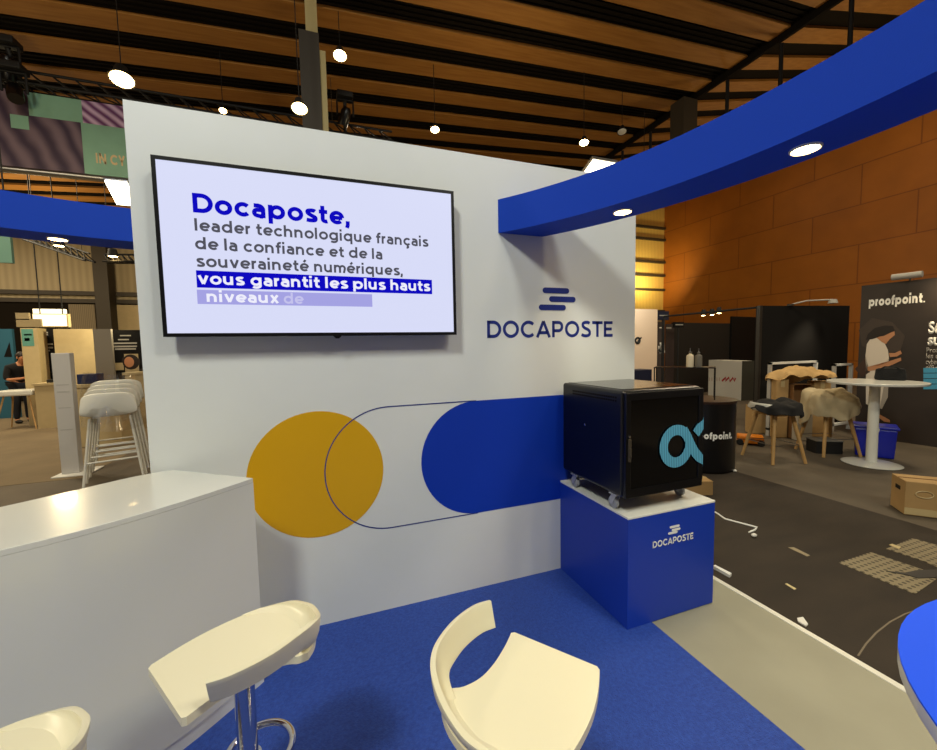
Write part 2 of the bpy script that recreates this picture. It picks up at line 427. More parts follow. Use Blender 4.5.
# ================================================================== BOOTH SETTING
D = 2.222; HW = 2.6225; XL, XR = -.795, 2.043; FZ = -.04
structure('floor', boxm(-16, 19, -7, 18, -.25, FZ), hall_floor)
structure('aisle_carpet', boxm(2.312, 4.56, -6, 14, FZ, FZ+.004), dark_carpet)
structure('tan_carpet', boxm(-9.5, -2.95, 6.25, 17.3, FZ, FZ+.004), tan_carpet)
structure('booth_platform', boxm(-4.2, 2.262, -3, 2.42, FZ, 0), tile)
structure('trim_1', boxm(2.262, 2.296, -3, 2.42, FZ, .004), alu, bevel=.003)
structure('blue_carpet', boxm(-4.2, 1.597, -3, D, 0, .004), carpet_blue)

wall = structure('wall_back', boxm(XL, XR, D, D+.1, 0, HW), white_wall)
def wp(x, y): return at(x, y, Y=D)
# ochre disc, blue pill, outline pill, logo on the wall
c = Vector((-.062, D, .841)); rr = .341
plate([c+Vector((rr*math.cos(2*PI*i/64), 0, rr*math.sin(2*PI*i/64))) for i in range(64)], yellow_vinyl, 'disc', wall, (0, -1, 0), lift=.0005, label='ochre yellow disc')
zc, rp = .833, .348
xp = .497+rp
P = [Vector((xp+rp*math.cos(PI/2+PI*i/32), D, zc+rp*math.sin(PI/2+PI*i/32))) for i in range(33)]
plate(P+[Vector((XR, D, zc-rp)), Vector((XR, D, zc+rp))], blue_vinyl, 'pill_graphic', wall, (0, -1, 0), lift=.0005, label='deep blue half pill shape')
xo = -.03+rp
bm = B(); path = [Vector((xp, D-.0022, zc+rp))]+[Vector((xo+rp*math.cos(PI/2+PI*i/40), D-.0022, zc+rp*math.sin(PI/2+PI*i/40))) for i in range(41)]+[Vector((xp, D-.0022, zc-rp))]
def ribbon(bm, path, w, n):
    n = Vector(n); L = []
    for i, p in enumerate(path):
        t = (path[min(i+1, len(path)-1)]-path[max(i-1, 0)]).normalized(); s = t.cross(n).normalized()*w/2
        L.append((bm.verts.new(p-s), bm.verts.new(p+s)))
    for a, b in zip(L, L[1:]): bm.faces.new((a[0], a[1], b[1], b[0]))
    return bm
obj('outline', ribbon(bm, path, .006, (0, -1, 0)), navy, wall, label='thin navy outline of a pill shape')
logo_y = D
bm = B()
for (xa, xb, ya, yb) in ((542.5, 568.9, 288.3, 293), (549, 575.3, 297, 301.6), (538.7, 565.6, 305.2, 309.8)):
    a, b = wp(xa, (ya+yb)/2), wp(xb, (ya+yb)/2)
    prism(bm, bar_pts(a.x, b.x, (a.z+b.z)/2-.0175, (a.z+b.z)/2+.0175, D-.001), Vector((0, -.002, 0)))
obj('logo_mark', bm, navy, wall, label='three staggered navy rounded bars')
a, b = wp(487.2, 337.6), wp(612.5, 337); z = (a.z+b.z)/2
letters('DOCAPOSTE', (a.x, D, z), (b.x, D, z), .105, navy, 'logo_text', wall, w=.185, track=.13, label='navy capital lettering')

# circular header ring, hung over the booth
RC = Vector((-.715, .8, 0)); RI, RO, RZ0, RZ1 = 2.232, 2.472, 2.186, 2.382
ring = thing('ring_header', 'large curved blue fabric-covered ring beam with recessed downlights running out from the white wall', 'canopy', (RC.x, RC.y, RZ0))
a_start = math.acos((1.008-RC.x)/RI)-.012      # meets the front of the wall
bm = B(); N = 110
a0 = math.asin((D-RC.y)/RI); a0i = math.asin((D-RC.y-.002)/RI); a0o = math.asin((D-RC.y-.002)/RO)
b0i, b0o = PI-math.asin(0)-0, 0
# runs clockwise from the wall front (right) round the front, left, to behind the wall
e_i = PI-math.asin((D+.13-RC.y)/RI) ; 
endi = math.asin((D+.11-RC.y)/RI)+2*PI*0; endo = math.asin((D+.11-RC.y)/RO)
prof = []
for i in range(N+1):
    t = i/N
    ai = a0i + t*(endi-2*PI-a0i) ; ao = a0o + t*(endo-2*PI-a0o)
    pi_ = RC+Vector((RI*math.cos(ai), RI*math.sin(ai), 0)); po = RC+Vector((RO*math.cos(ao), RO*math.sin(ao), 0))
    prof.append([bm.verts.new((q.x, q.y, zz)) for q, zz in ((pi_, RZ0), (po, RZ0), (po, RZ1), (pi_, RZ1))])
for p, q in zip(prof, prof[1:]):
    for k in range(4): bm.faces.new([p[k], p[(k+1) % 4], q[(k+1) % 4], q[k]])
bm.faces.new(prof[0][::-1]); bm.faces.new(prof[-1])
obj('ring_body', bm, blue_ring, ring, world=True, smooth=True)
RM = 2.36; spots = []
for k in range(19):
    ang = math.radians(22.2-18.27*k)
    x, y = RC.x+RM*math.cos(ang), RC.y+RM*math.sin(ang)
    if y > D-.1 and x > XL-.2 and k > 0: continue
    dl = obj('downlight', lathe(B(), [(.0, RZ0-.002), (.040, RZ0-.002), (.042, RZ0-.007), (.047, RZ0-.005), (.049, RZ0+.004), (0, RZ0+.004)], (x, y, 0), 24), alu, ring, world=True, smooth=True)
    obj('lens', lathe(B(), [(0, RZ0-.008), (.036, RZ0-.006), (.040, RZ0-.002), (0, RZ0-.002)], (x, y, 0), 20), lamp_hot, dl, world=True)
    spots.append((x, y))

# ------------------------------------------------------------------ television
TY = 2.138
def tp(x, y): return at(x, y, Y=TY)
cs = [tp(150.2, 155.6), tp(164, 337.8), tp(454.2, 190.8), tp(455.7, 334.1)]
x0, x1 = (cs[0].x+cs[1].x)/2, (cs[2].x+cs[3].x)/2; z1, z0 = (cs[0].z+cs[2].z)/2, (cs[1].z+cs[3].z)/2
tv = thing('television', 'large wide black-framed flat screen showing French text, mounted on the white wall', 'television', ((x0+x1)/2, D-.003, z0))
fw = .016
bm = B(); box(bm, x0, x1, TY+.004, TY+.034, z0, z1)
obj('back_shell', bm, black_matt, tv, world=True, bevel=.004)
bm = B()
for q in ((x0, x1, z0, z0+fw), (x0, x1, z1-fw, z1), (x0, x0+fw, z0+fw, z1-fw), (x1-fw, x1, z0+fw, z1-fw)): box(bm, q[0], q[1], TY-.004, TY+.004, q[2], q[3])
obj('bezel', bm, black_gloss, tv, world=True)
screen = obj('screen', boxm(x0+fw, x1-fw, TY, TY+.004, z0+fw, z1-fw), scr_bg, tv, world=True, label='lit pale lavender screen')
xm = (x0+x1)/2+.05
obj('logo_tab', prism(B(), [Vector((xm-.022, TY-.003, z0)), Vector((xm+.022, TY-.003, z0)), Vector((xm+.008, TY-.003, z0-.014)), Vector((xm-.008, TY-.003, z0-.014))], Vector((0, .015, 0))), black_gloss, tv, world=True)
obj('wall_bracket', boxm(-.25, .25, TY+.034, D-.003, 1.75, 2.15), black_matt, tv, world=True)
def tline(s, xa, ya, xb, yb, cap, m, bold, y=0):
    a, b = tp(xa, ya), tp(xb, yb); zz = (a.z+b.z)/2
    tot = strokes_bm(s, bold, .10); xs = [v.co.x for v in tot.verts]; X0, X1 = min(xs), max(xs); tot.free(); pos = 0
    for wd in s.split(' '):
        st_ = s.index(wd, pos); pos = st_+len(wd)
        ww = strokes_bm(wd, bold, .10); xs = [v.co.x for v in ww.verts]; w0, w1 = min(xs), max(xs); ww.free()
        adv = sum(glyph(c_, bold)[1]+(.10 if c_ != ' ' else 0) for c_ in s[:st_])
        f0, f1_ = (adv+w0-X0)/(X1-X0), (adv+w1-X0)/(X1-X0)
        letters(wd, (a.x+(b.x-a.x)*f0, TY-y, zz), (a.x+(b.x-a.x)*f1_, TY-y, zz), cap, m, 'screen_word', screen, w=bold)
tline('Docaposte,', 193.3, 213.7, 349.7, 224.2, .086, scr_blue, .222)
tline('leader technologique français', 195, 231.4, 428.5, 246.3, .052, scr_grey, .20)
tline('de la confiance et de la', 195.5, 249.6, 382.4, 259, .052, scr_grey, .20)
tline('souveraineté numériques,', 197, 267.4, 402.7, 275, .052, scr_grey, .20)
def tbox(l, t, r, b_, m, y):
    A = tp(l, t[0]); A2 = tp(l, b_[0]); C_ = tp(r, t[1]); C2 = tp(r, b_[1])
    zt, zb = (A.z+C_.z)/2, (A2.z+C2.z)/2
    return obj('highlight_bar', boxm(A.x, C_.x, TY-.0012, TY, zb, zt), m, screen, world=True)
tbox(196, (271.4, 279), 431.8, (288, 293.8), scr_blue, 0)
tbox(196.8, (289.6, 294.4), 372, (304.4, 306.4), scr_pale, 0)
tline('vous garantit les plus hauts', 198.3, 284.3, 430.3, 291, .052, scr_text, .21, .001)
tline('niveaux', 207, 301.6, 279, 303.4, .050, scr_text, .21, .001)
tline('de', 284, 303.5, 304, 304, .050, scr_ghost, .19, .001)

# ------------------------------------------------------------------ pedestal and server rack
PX0, PX1, PY0, PZ = 1.4316, 2.046, 1.591, .610
ped = thing('pedestal', 'blue display plinth with white top and white lettering, under the black server cabinet', 'plinth', ((PX0+PX1)/2, (PY0+D)/2, .004))
obj('plinth_body', boxm(PX0, PX1, PY0, D-.002, .004, PZ-.012), blue_ped, ped, world=True, bevel=.002)
obj('plinth_top', boxm(PX0-.001, PX1+.001, PY0-.001, D-.002, PZ-.012, PZ), white_gloss, ped, world=True, bevel=.002, label='white top board')
def pp(x, y): return at(x, y, Y=PY0)
bm = B()
for (xa, xb, yc) in ((669.6, 679.4, 526.4), (671.6, 680.2, 529.3), (668, 677.4, 532.6)):
    a, b = pp(xa, yc+.8), pp(xb, yc-.8); zz = (a.z+b.z)/2
    prism(bm, bar_pts(a.x, b.x, zz-.0065, zz+.0065, PY0-.0006, 6), Vector((0, -.001, 0)))
obj('logo_mark', bm, white_print, ped, world=True)
a, b = pp(652.6, 547.4), pp(692.9, 539.2); zz = (a.z+b.z)/2
letters('DOCAPOSTE', (a.x, PY0, zz), (b.x, PY0, zz), .036, white_print, 'logo_text', ped, w=.2, track=.13)

RX0, RX1, RY0, RY1, Z0, Z1 = 1.42, 1.957, 1.6, 2.175, .702, 1.266
rack = thing('server_cabinet', 'black wheeled server cabinet with light blue ribbon mark on its door, on the blue plinth', 'server cabinet', ((RX0+RX1)/2, (RY0+RY1)/2, PZ))
obj('cabinet_body', boxm(RX0, RX1, RY0+.02, RY1, Z0, Z1), black_gloss, rack, world=True, bevel=.018, seg=4)
bm = B(); fwid = .035
for q in ((RX0+.004, RX1-.004, Z0+.004, Z0+.05), (RX0+.004, RX1-.004, Z1-.05, Z1-.012), (RX0+.004, RX0+fwid, Z0+.05, Z1-.05), (RX1-fwid, RX1-.004, Z0+.05, Z1-.05)): box(bm, q[0], q[1], RY0, RY0+.02, q[2], q[3])
door = obj('cabinet_door', bm, black_gloss, rack, world=True, bevel=.003)
obj('door_glass', boxm(RX0+fwid, RX1-fwid, RY0+.006, RY0+.012, Z0+.05, Z1-.05), dark_glass, door, world=True, label='smoked glass pane')
bm = B(); box(bm, RX0+.012, RX0+.03, RY0-.010, RY0, .90, 1.02); box(bm, RX0+.015, RX0+.027, RY0-.016, RY0-.008, .925, .975)
obj('handle', bm, steel_dark, door, world=True, bevel=.003)
obj('lock', lathe(B(), [(0, 0), (.006, 0), (.006, .006), (0, .006)], (0, 0, 0), 14), chrome, door, world=False)
lk = COL.objects['lock']; lk.data.transform(world_of(rack).inverted() @ Matrix.Translation((RX0+.021, RY0-.001, 1.03)) @ Matrix.Rotation(PI/2, 4, 'X'))
obj('top_grille', boxm(RX0+.03, RX1-.03, RY0+.06, RY1-.03, Z1, Z1+.003), perforated, rack, world=True, label='perforated steel top')
bm = B()
for i in range(22):
    y = RY0+.07+i*.018
    for zz in (Z1-.045, Z1-.062): box(bm, RX0-.0015, RX0+.001, y, y+.010, zz, zz+.009)
obj('side_vent', bm, deck, rack, world=True)
obj('side_lock', lathe(B(), [(0, 0), (.007, 0), (.007, .004), (0, .004)], (0, 0, 0), 14).__class__ and boxm(RX0-.004, RX0, 1.93, 1.942, 1.03, 1.042), chrome, rack, world=True, bevel=.002)
# light blue ribbon mark on the glass, cut off by the door edge
def rp_(x, y): return at(x, y, Y=RY0-.001)
cA = rp_(676.4, 446.2); top, bot, lft, rgt = rp_(676.4, 430), rp_(676.2, 462.4), rp_(664, 446), rp_(689, 446)
rx, rz = (rgt.x-lft.x)/2, (top.z-bot.z)/2
pth = []
for i in range(0, 41):
    a_ = math.radians(-28+(388-62-28)*i/40) ; 
    pth.append(Vector((cA.x+rx*math.cos(a_), RY0-.001, cA.z+rz*math.sin(a_))))
ang0 = [Vector((cA.x+rx*math.cos(t), RY0-.001, cA.z+rz*math.sin(t))) for t in [math.radians(d) for d in range(20, 341, 8)]]
bm = B(); ribbon(bm, ang0, .056, (0, -1, 0))
tail = [rp_(x, y) for x, y in ((683.5, 430), (687.5, 437), (691, 445), (695, 452.5), (699, 457), (704.0, 459.5))]
tail.append(rp_(709, 461))
ribbon(bm, [q+Vector((0, -.0004, 0)) for q in tail], .056, (0, -1, 0))
lower = [rp_(x, y) for x, y in ((689.2, 438), (688.6, 448), (685.5, 455.5), (681, 461))]
ribbon(bm, [q+Vector((0, -.0002, 0)) for q in lower], .054, (0, -1, 0))
tip = [rp_(x, y) for x, y in ((695.8, 433.5), (699.5, 428), (704.5, 424.2), (709, 421))]
ribbon(bm, tip, .056, (0, -1, 0))
for v in bm.verts: v.co.x = min(v.co.x, RX1-.004)
obj('ribbon_mark', bm, mesh_blue, rack, world=True, mods=(('SOLIDIFY', dict(thickness=.001)),), label='light blue looped ribbon mark')
def caster(x, y, par):
    bm = B(); z = PZ
    box(bm, x-.026, x+.026, y-.03, y+.03, z+.084, z+.092)
    for dx in (-.017, .014):
        prism(bm, [Vector((x+dx, y-.02, z+.086)), Vector((x+dx, y+.022, z+.086)), Vector((x+dx, y+.034, z+.03)), Vector((x+dx, y+.012, z+.026))], Vector((.003, 0, 0)))
    c_ = obj('caster', bm, mat('zinc', (190, 190, 192), .35, .4), par, world=True)
    w = lathe(B(), [(0, -.011), (.026, -.011), (.034, -.007), (.034, .007), (.026, .011), (0, .011)], (0, 0, 0), 24)
    w.transform(Matrix.Translation((x, y+.02, z+.034)) @ Matrix.Rotation(PI/2, 4, 'Y'))
    obj('wheel', w, rubber, c_, world=True, smooth=True)
for x, y in ((1.452, 1.705), (1.452, 2.06), (1.925, 1.705), (1.925, 2.06)): caster(x, y, rack)

# ------------------------------------------------------------------ reception counter (curved)
CH = .95
def curve(px, z):
    return [at(x, y, Z=z) for x, y in px]
front = curve([(253, 478), (232, 485), (208, 493), (180, 502), (150, 511), (118, 520), (84, 529.5), (45, 539.5), (0, 550)], CH)
back = curve([(172, 470), (160, 471.6), (147, 474), (133, 476.8), (118, 480), (90, 486.6), (60, 493.6), (30, 500.4), (0, 507)], CH)
back[0] = Vector((-.70, D-.012, CH))
f = front[-1]; d_ = (front[-1]-front[-3]).normalized()
for k in range(1, 5): front.append(f + d_*.22*k + Vector((-.01*k*k, -.004*k*k, 0)))
f = back[-1]; d_ = (back[-1]-back[-3]).normalized()
for k in range(1, 4): back.append(f + d_*.22*k)
ctr = thing('reception_counter', 'white curved reception counter running from the left edge of the picture to the white wall', 'counter', (front[3].x, front[3].y, 0))
def loop(z, inset=0):
    return [Vector((p.x, p.y, z)) for p in front] + [Vector((p.x, p.y, z)) for p in reversed(back)]
def extr(ptsf, ptsb, za, zb):
    bm = B(); n = len(ptsf)
    R0 = []
    m_ = min(len(ptsf), len(ptsb))
    def rs(P, k):
        # resample polyline
        L = [0]
        for a, b in zip(P, P[1:]): L.append(L[-1]+(b-a).length)
        out = []
        for i in range(k):
            s = L[-1]*i/(k-1); j = max(jj for jj in range(len(L)) if L[jj] <= s+1e-9); j = min(j, len(P)-2)
            t = (s-L[j])/(L[j+1]-L[j]); out.append(P[j].lerp(P[j+1], t))
        return out
    K = 26; fa, ba = rs(ptsf, K), rs(ptsb, K)
    for a, b in zip(fa, ba):
        R0.append([bm.verts.new((a.x, a.y, za)), bm.verts.new((a.x, a.y, zb)), bm.verts.new((b.x, b.y, zb)), bm.verts.new((b.x, b.y, za))])
    for p, q in zip(R0, R0[1:]):
        for k in range(4): bm.faces.new([p[k], p[(k+1) % 4], q[(k+1) % 4], q[k]])
    bm.faces.new(R0[0][::-1]); bm.faces.new(R0[-1])
    return bm
obj('counter_body', extr(front, back, .06, CH-.02), white_gloss, ctr, world=True, smooth=True)
obj('counter_top', extr(front, back, CH-.02, CH), white_gloss, ctr, world=True, smooth=True, bevel=.002)
def off(P, d):
    out = []
    for i, p in enumerate(P):
        t = (P[min(i+1, len(P)-1)]-P[max(i-1, 0)]).normalized(); nrm = Vector((-t.y, t.x, 0)); out.append(p+nrm*d)
    return out
obj('kick_plate', extr(off(front, -.004), back, .004, .06), white_wall, ctr, world=True, smooth=True)

# ------------------------------------------------------------------ bar stools
def V2(l): return [Vector((x, y, 0)) for x, y in l]
SEAT = .67
def make_stool(label):
    t = thing('bar_stool', label, 'bar stool', (0, 0, 0), 0, 'white moulded bar stools')
    # seat plate
    fr = V2([(-.125, .172), (-.118, .18), (.118, .18), (.127, .172)])
    rt = catmull(V2([(.127, .172), (.141, .10), (.145, .03), (.137, -.05), (.120, -.11), (.085, -.150), (.04, -.171), (-.01, -.180), (-.055, -.178), (-.110, -.158), (-.152, -.128), (-.174, -.096)]), 5)
    sl = catmull(V2([(-.174, -.096), (-.164, -.072), (-.142, -.052), (-.120, -.008), (-.113, .05), (-.117, .119), (-.125, .172)]), 5)
    outline = fr[:-1]+rt[:-1]+sl[:-1]
    bm = B(); prism(bm, [p+Vector((0, 0, SEAT-.022)) for p in outline], Vector((0, 0, .022)))
    seat = obj('seat', bm, stool_plastic, t, bevel=.006, seg=3, smooth=True)
    # backrest: a band that rises out of the seat's right rear edge, runs round the back and ends free on the left
    rim = catmull([Vector(q) for q in ((.134, -.06, .0), (.120, -.11, .003), (.085, -.150, .012), (.04, -.172, .025), (-.01, -.181, .034), (-.055, -.181, .042), (-.115, -.162, .056), (-.160, -.138, .076), (-.188, -.110, .092), (-.207, -.064, .1), (-.216, .02, .1), (-.203, .10, .1), (-.178, .146, .098))], 6)
    n = len(rim); bm = B(); rings = []
    for i, p in enumerate(rim):
        tt = (rim[min(i+1, n-1)]-rim[max(i-1, 0)]); tt.z = 0; tt.normalize(); inn = Vector((tt.y, -tt.x, 0))
        if inn.dot(Vector((-.02, 0, 0))-p) < 0: inn = -inn
        s = i/(n-1); h = max(p.z, .002); k = h/.1; p2 = Vector((p.x, p.y, 0))
        arm = max(0, min(1, (s-.60)/.16)); arm = arm*arm*(3-2*arm); fil = (1-arm)*min(1, s/.15)
        prof = [(.056*fil+.024*arm, -.010*fil+.033*arm), (.030*fil+.022*arm, (.08*h-.003)*fil+.040*arm), (.011*fil+.017*arm, .25*h*fil+.052*arm), (.004*fil+.011*arm, .5*h*fil+.068*arm), (.001*fil+.005*arm, .75*h*fil+.085*arm), (0, h)]
        rings.append([bm.verts.new(p2+inn*o+Vector((0, 0, SEAT-.003+zz))) for o, zz in prof])
    for a, b in zip(rings, rings[1:]):
        for k in range(5): bm.faces.new([a[k], b[k], b[k+1], a[k+1]])
    obj('backrest', bm, stool_plastic, t, smooth=True, mods=(('SOLIDIFY', dict(thickness=.013, offset=0)),), bevel=.003)
    obj('mounting_plate', boxm(-.07, .07, -.09, .09, SEAT-.04, SEAT-.022), stool_plastic, t, bevel=.004)
    obj('pole', lathe(B(), [(0, .02), (.034, .02), (.034, .34), (.026, .345), (.026, SEAT-.04), (0, SEAT-.04)], (0, 0, 0), 28), chrome, t, smooth=True)
    ring_ = [Vector((.03+.09*math.sin(a), -.044-.09*math.cos(a), .30)) for a in [2*PI*i/36 for i in range(36)]]
    obj('footrest', tubem(ring_, .010, 10, closed=True), chrome, t, smooth=True)
    obj('base', lathe(B(), [(0, .004), (.205, .004), (.208, .010), (.19, .016), (.06, .030), (.04, .045), (0, .045)], (0, 0, 0), 48), chrome, t, smooth=True)
    lv = tubem([(0.03, .0, SEAT-.055), (.09, -.02, SEAT-.05), (.11, -.03, SEAT-.047)], .005, 8)
    obj('height_lever', lv, chrome, t, smooth=True)
    return t
st = make_stool('white low-backed bar stool standing alone on the blue carpet, seen from above, front centre')
# local +y is the way the sitter faces
def face(o, x, y, ang, z=.004):
    o.location = (x, y, z); o.rotation_euler = (0, 0, math.radians(ang-90))
face(st, .411, .787, 37.3)
s2 = copy_tree(st); s2['label'] = 'white low-backed bar stool with its chrome pole showing, beside the curved white counter'
face(s2, -.254, 1.208, 213.2, .012)
s3 = copy_tree(st); s3['label'] = 'white bar stool cut off by the lower left corner, only its rounded back showing'
face(s3, -.70, .985, 213)

# ------------------------------------------------------------------ blue round bar table
TZ, TR = 1.05, .408
tb = thing('bar_table', 'round high table with bright blue top, cut off by the right edge of the picture', 'table', (.945, -.062, 0))
obj('table_top', lathe(B(), [(0, TZ-.003), (TR, TZ-.003), (TR, TZ), (0, TZ)], (0, 0, 0), 72), blue_top, tb, smooth=True)
obj('edge_board', lathe(B(), [(0, TZ-.026), (TR-.002, TZ-.026), (TR, TZ-.022), (TR, TZ-.003), (TR-.002, TZ-.002), (0, TZ-.002)], (0, 0, 0), 72), white_gloss, tb, smooth=True, label='white table edge')
obj('column', lathe(B(), [(0, .02), (.035, .02), (.035, TZ-.026), (0, TZ-.026)], (0, 0, 0), 24), white_gloss, tb, smooth=True)
obj('base', lathe(B(), [(0, .004), (.25, .004), (.25, .012), (.05, .022), (0, .022)], (0, 0, 0), 40), white_gloss, tb, smooth=True)
#=PART3=
# ================================================================== HALL SETTING
def V(*a): return Vector(a)
def fl(x, y): return at(x, y, Z=FZ)
def wq(P): return (Vector(P)-CP).dot(FW)
def hgt(x, y, P):
    """height above z=0 at which the pixel ray passes over the floor point P"""
    d = ray(x, y); t = math.hypot(P[0], P[1])/math.hypot(d.x, d.y); return CAMH+t*d.z
# end wall, brown wall, side wall
endw = structure('wall_far', boxm(-16, 18.6, 18, 18.2, FZ, 10), corrugated)
bm = B()
for z in (3.35, 3.62, 7.2): box(bm, -16, 15.5, 17.86, 18, z, z+.14)
structure('wall_rail', bm, steel_dark, endw)
structure('lower_cladding', boxm(-16, 15.5, 17.93, 18, FZ, 3.35), deck, endw)
bm = B()
box(bm, at(95, 300, Y=17.4).x, at(109.5, 300, Y=17.4).x, 17.4, 17.9, FZ, 8)
structure('column', bm, steel_dark, endw)
structure('door_panel', boxm(at(69, 310, Y=17.9).x, at(95, 310, Y=17.9).x, 17.88, 17.93, FZ, 3.3), wave_mat('ribbed_door', (110, 98, 76), (140, 124, 96), 6, 0), endw)
structure('pale_bay', boxm(at(112, 310, Y=17.9).x, at(160, 310, Y=17.9).x, 17.88, 17.93, FZ, 3.3), beige_panel, endw)
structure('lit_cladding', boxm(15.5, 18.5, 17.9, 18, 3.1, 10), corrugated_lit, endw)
bm = B()
for z in (3.35, 4.55, 5.35, 6.1, 7.35, 8.0): box(bm, 15.5, 18.5, 17.76, 17.9, z, z+.12)
structure('cladding_rail', bm, steel_dark, endw)
structure('wall_right', boxm(18.5, 18.7, -7, 18, FZ, 11), wood_wall)
structure('wall_left', boxm(-16.2, -16, -7, 18, FZ, 9), corrugated)
# roof: dark deck with flat timber planks below it, two slopes meeting at a steel beam
KX, KZ, S1, S2 = 8.0, 7.0, .067, .21
def rz(x): return KZ+(x-KX)*(S1 if x < KX else S2)
bm = B()
for xa, xb in ((-16, KX), (KX, 18.6)):
    za, zb = rz(xa)+.10, rz(xb)+.10
    prism(bm, [V(xa, -7, za), V(xb, -7, zb), V(xb, -7, zb+.1), V(xa, -7, za+.1)], V(0, 25, 0))
ceil = structure('ceiling', bm, deck)
bm = B()
y = -7+.62-.06
while y < 18:
    for xa, xb in ((-16, KX-.06), (KX+.10, 18.5)):
        za, zb = rz(xa), rz(xb)
        prism(bm, [V(xa, y, za+.04), V(xb, y, zb+.04), V(xb, y, zb+.09), V(xa, y, za+.09)], V(0, .37, 0))
    y += .76
structure('timber_planks', bm, timber, ceil)
bm = B()
for i in range(-20, 178):
    yy = i*.10
    if yy < 17.9: box(bm, -16, KX, yy, yy+.04, .02, .045, M=Matrix(((1, 0, 0, 0), (0, 1, 0, 0), (S1, 0, 1, KZ-KX*S1+.055), (0, 0, 0, 1))))
structure('deck_ribs', bm, deck, ceil)
structure('ridge_beam', boxm(KX-.03, KX+.03, -7, 17.9, KZ-.07, KZ+.1), deck, ceil)
bm = B()
for y in (at(851, 0, X=KX).y, at(781, 40, X=KX).y, at(727, 78, X=KX).y, at(650, 124, X=KX).y, at(622, 143, X=KX).y): tube(bm, [V(KX+.02, y, KZ-.1), V(KX+.02, y, KZ-1.15)], .035, 8)
structure('hanger_rods', bm, black_matt, ceil)
pc = at(684, 97, Z=KZ)
structure('hanging_post', boxm(pc.x-.2, pc.x+.2, pc.y-.18, pc.y+.18, KZ-1.15, KZ-.12), steel_dark, ceil)
YK = 6.0
ka, kb, kc, kd = at(301.5, 100, Y=YK).x, at(321.5, 100, Y=YK).x, at(305, 15, Y=YK).x, at(317, 15, Y=YK).x
kz = at(310, 31, Y=YK).z
cream_and_lit_edge = mat('cream_and_lit_edge', (196, 176, 120), .5)
c1 = structure('column', boxm(ka, kb, YK, YK+.3, FZ, kz), steel_dark)
structure('column_flange', boxm(kb, at(327.5, 100, Y=YK).x, YK+.04, YK+.26, FZ, at(325, 49, Y=YK).z), cream_and_lit_edge, c1)  # lit edge of the column, the light put into its cream colour
structure('column_head', boxm(kc, kd, YK+.05, YK+.25, kz, rz(0)+.05), cream_and_lit_edge, c1)
# ------------------------------------------------------------------ lamps under the roof
LAMPS = []
def roof_lamp(px, py, z, r, label, lens=None):
    P = at(px, py, Z=z)
    t = thing('ceiling_spotlight', label, 'lamp', (P.x, P.y, P.z), 0, 'ceiling spotlights')
    d = (CP-P).normalized()
    tilt = Matrix.Translation(P+V(0, 0, .0)) @ Matrix.Rotation(math.atan2(-d.x*.35, 1), 4, 'Y') @ Matrix.Rotation(math.atan2(d.y*.35, 1), 4, 'X')
    b1 = lathe(B(), [(0, r*1.5), (r*.55, r*1.5), (r*.75, r*.6), (r*1.12, .02), (r*1.12, 0), (r, .01), (0, .012)], (0, 0, 0), 20); b1.transform(tilt)
    obj('housing', b1, black_matt, t, world=True, smooth=True)
    b2 = lathe(B(), [(0, -.02), (r*.8, -.01), (r, .006), (0, .008)], (0, 0, 0), 20); b2.transform(tilt)
    obj('lens', b2, lens or lamp_hot, t, world=True)
    top = rz(P.x)
    obj('suspension_rod', tubem([P+V(0, 0, r*1.4), V(P.x, P.y, top+.08)], .006, 6), black_matt, t, world=True)
    LAMPS.append(P)
roof_lamp(122, 80, 5.2, .13, 'bright warm ceiling spotlight just above the top left corner of the white wall')
roof_lamp(299.5, 109, 4.4, .085, 'warm ceiling spotlight low on the left side of the grey column')
roof_lamp(223, 111, 5.5, .055, 'tiny warm spotlight just above the white wall, left of the grey column')
roof_lamp(340, 56, 5.9, .09, 'warm spotlight hanging just right of the grey column')
roof_lamp(435, 130, 5.5, .075, 'small warm spotlight over the white wall, above the top right part of the screen')
roof_lamp(584, 143, 5.5, .085, 'small warm spotlight above the white wall, nearest the blue ring beam')
roof_lamp(622, 132, 6.1, .09, 'pale round spotlight beside the sloping roof beam, right of the small lamps', lens=mat('unlit_lens', (226, 222, 212), .3))
roof_lamp(644, 155, 6.0, .06, 'tiny spotlight peeping just over the blue ring beam')
# two flood panels on posts behind the booth wall
def flood(px, py, yv, w, label, tiltx):
    P = at(px, py, Y=yv)
    t = thing('floodlight', label, 'floodlight', (P.x, P.y, FZ), 0, 'flat floodlights behind the booth')
    M = Matrix.Translation(P) @ Matrix.Rotation(tiltx, 4, 'X')
    obj('housing', boxm(-w/2-.008, w/2+.008, -.10, .10, 0, .03, M=M), steel, t, world=True, bevel=.004)
    obj('lamp_panel', boxm(-w/2, w/2, -.09, .09, -.012, -.001, M=M), lamp_white, t, world=True)
    obj('post', tubem([P+V(0, .02, .03), P+V(0, .45, .12), V(P.x, P.y+.45, FZ)], .016, 8), black_matt, t, world=True)
    obj('foot', boxm(P.x-.2, P.x+.2, P.y+.3, P.y+.6, FZ, FZ+.02), black_matt, t, world=True)
    return P
f1 = flood(599, 170, 2.95, .25, 'bright flat floodlight peeping over the white wall behind the blue ring beam', -.4)
f2 = flood(122, 193, 3.45, .12, 'bright flat floodlight beside the left edge of the white wall, below the hanging banner', -.6)

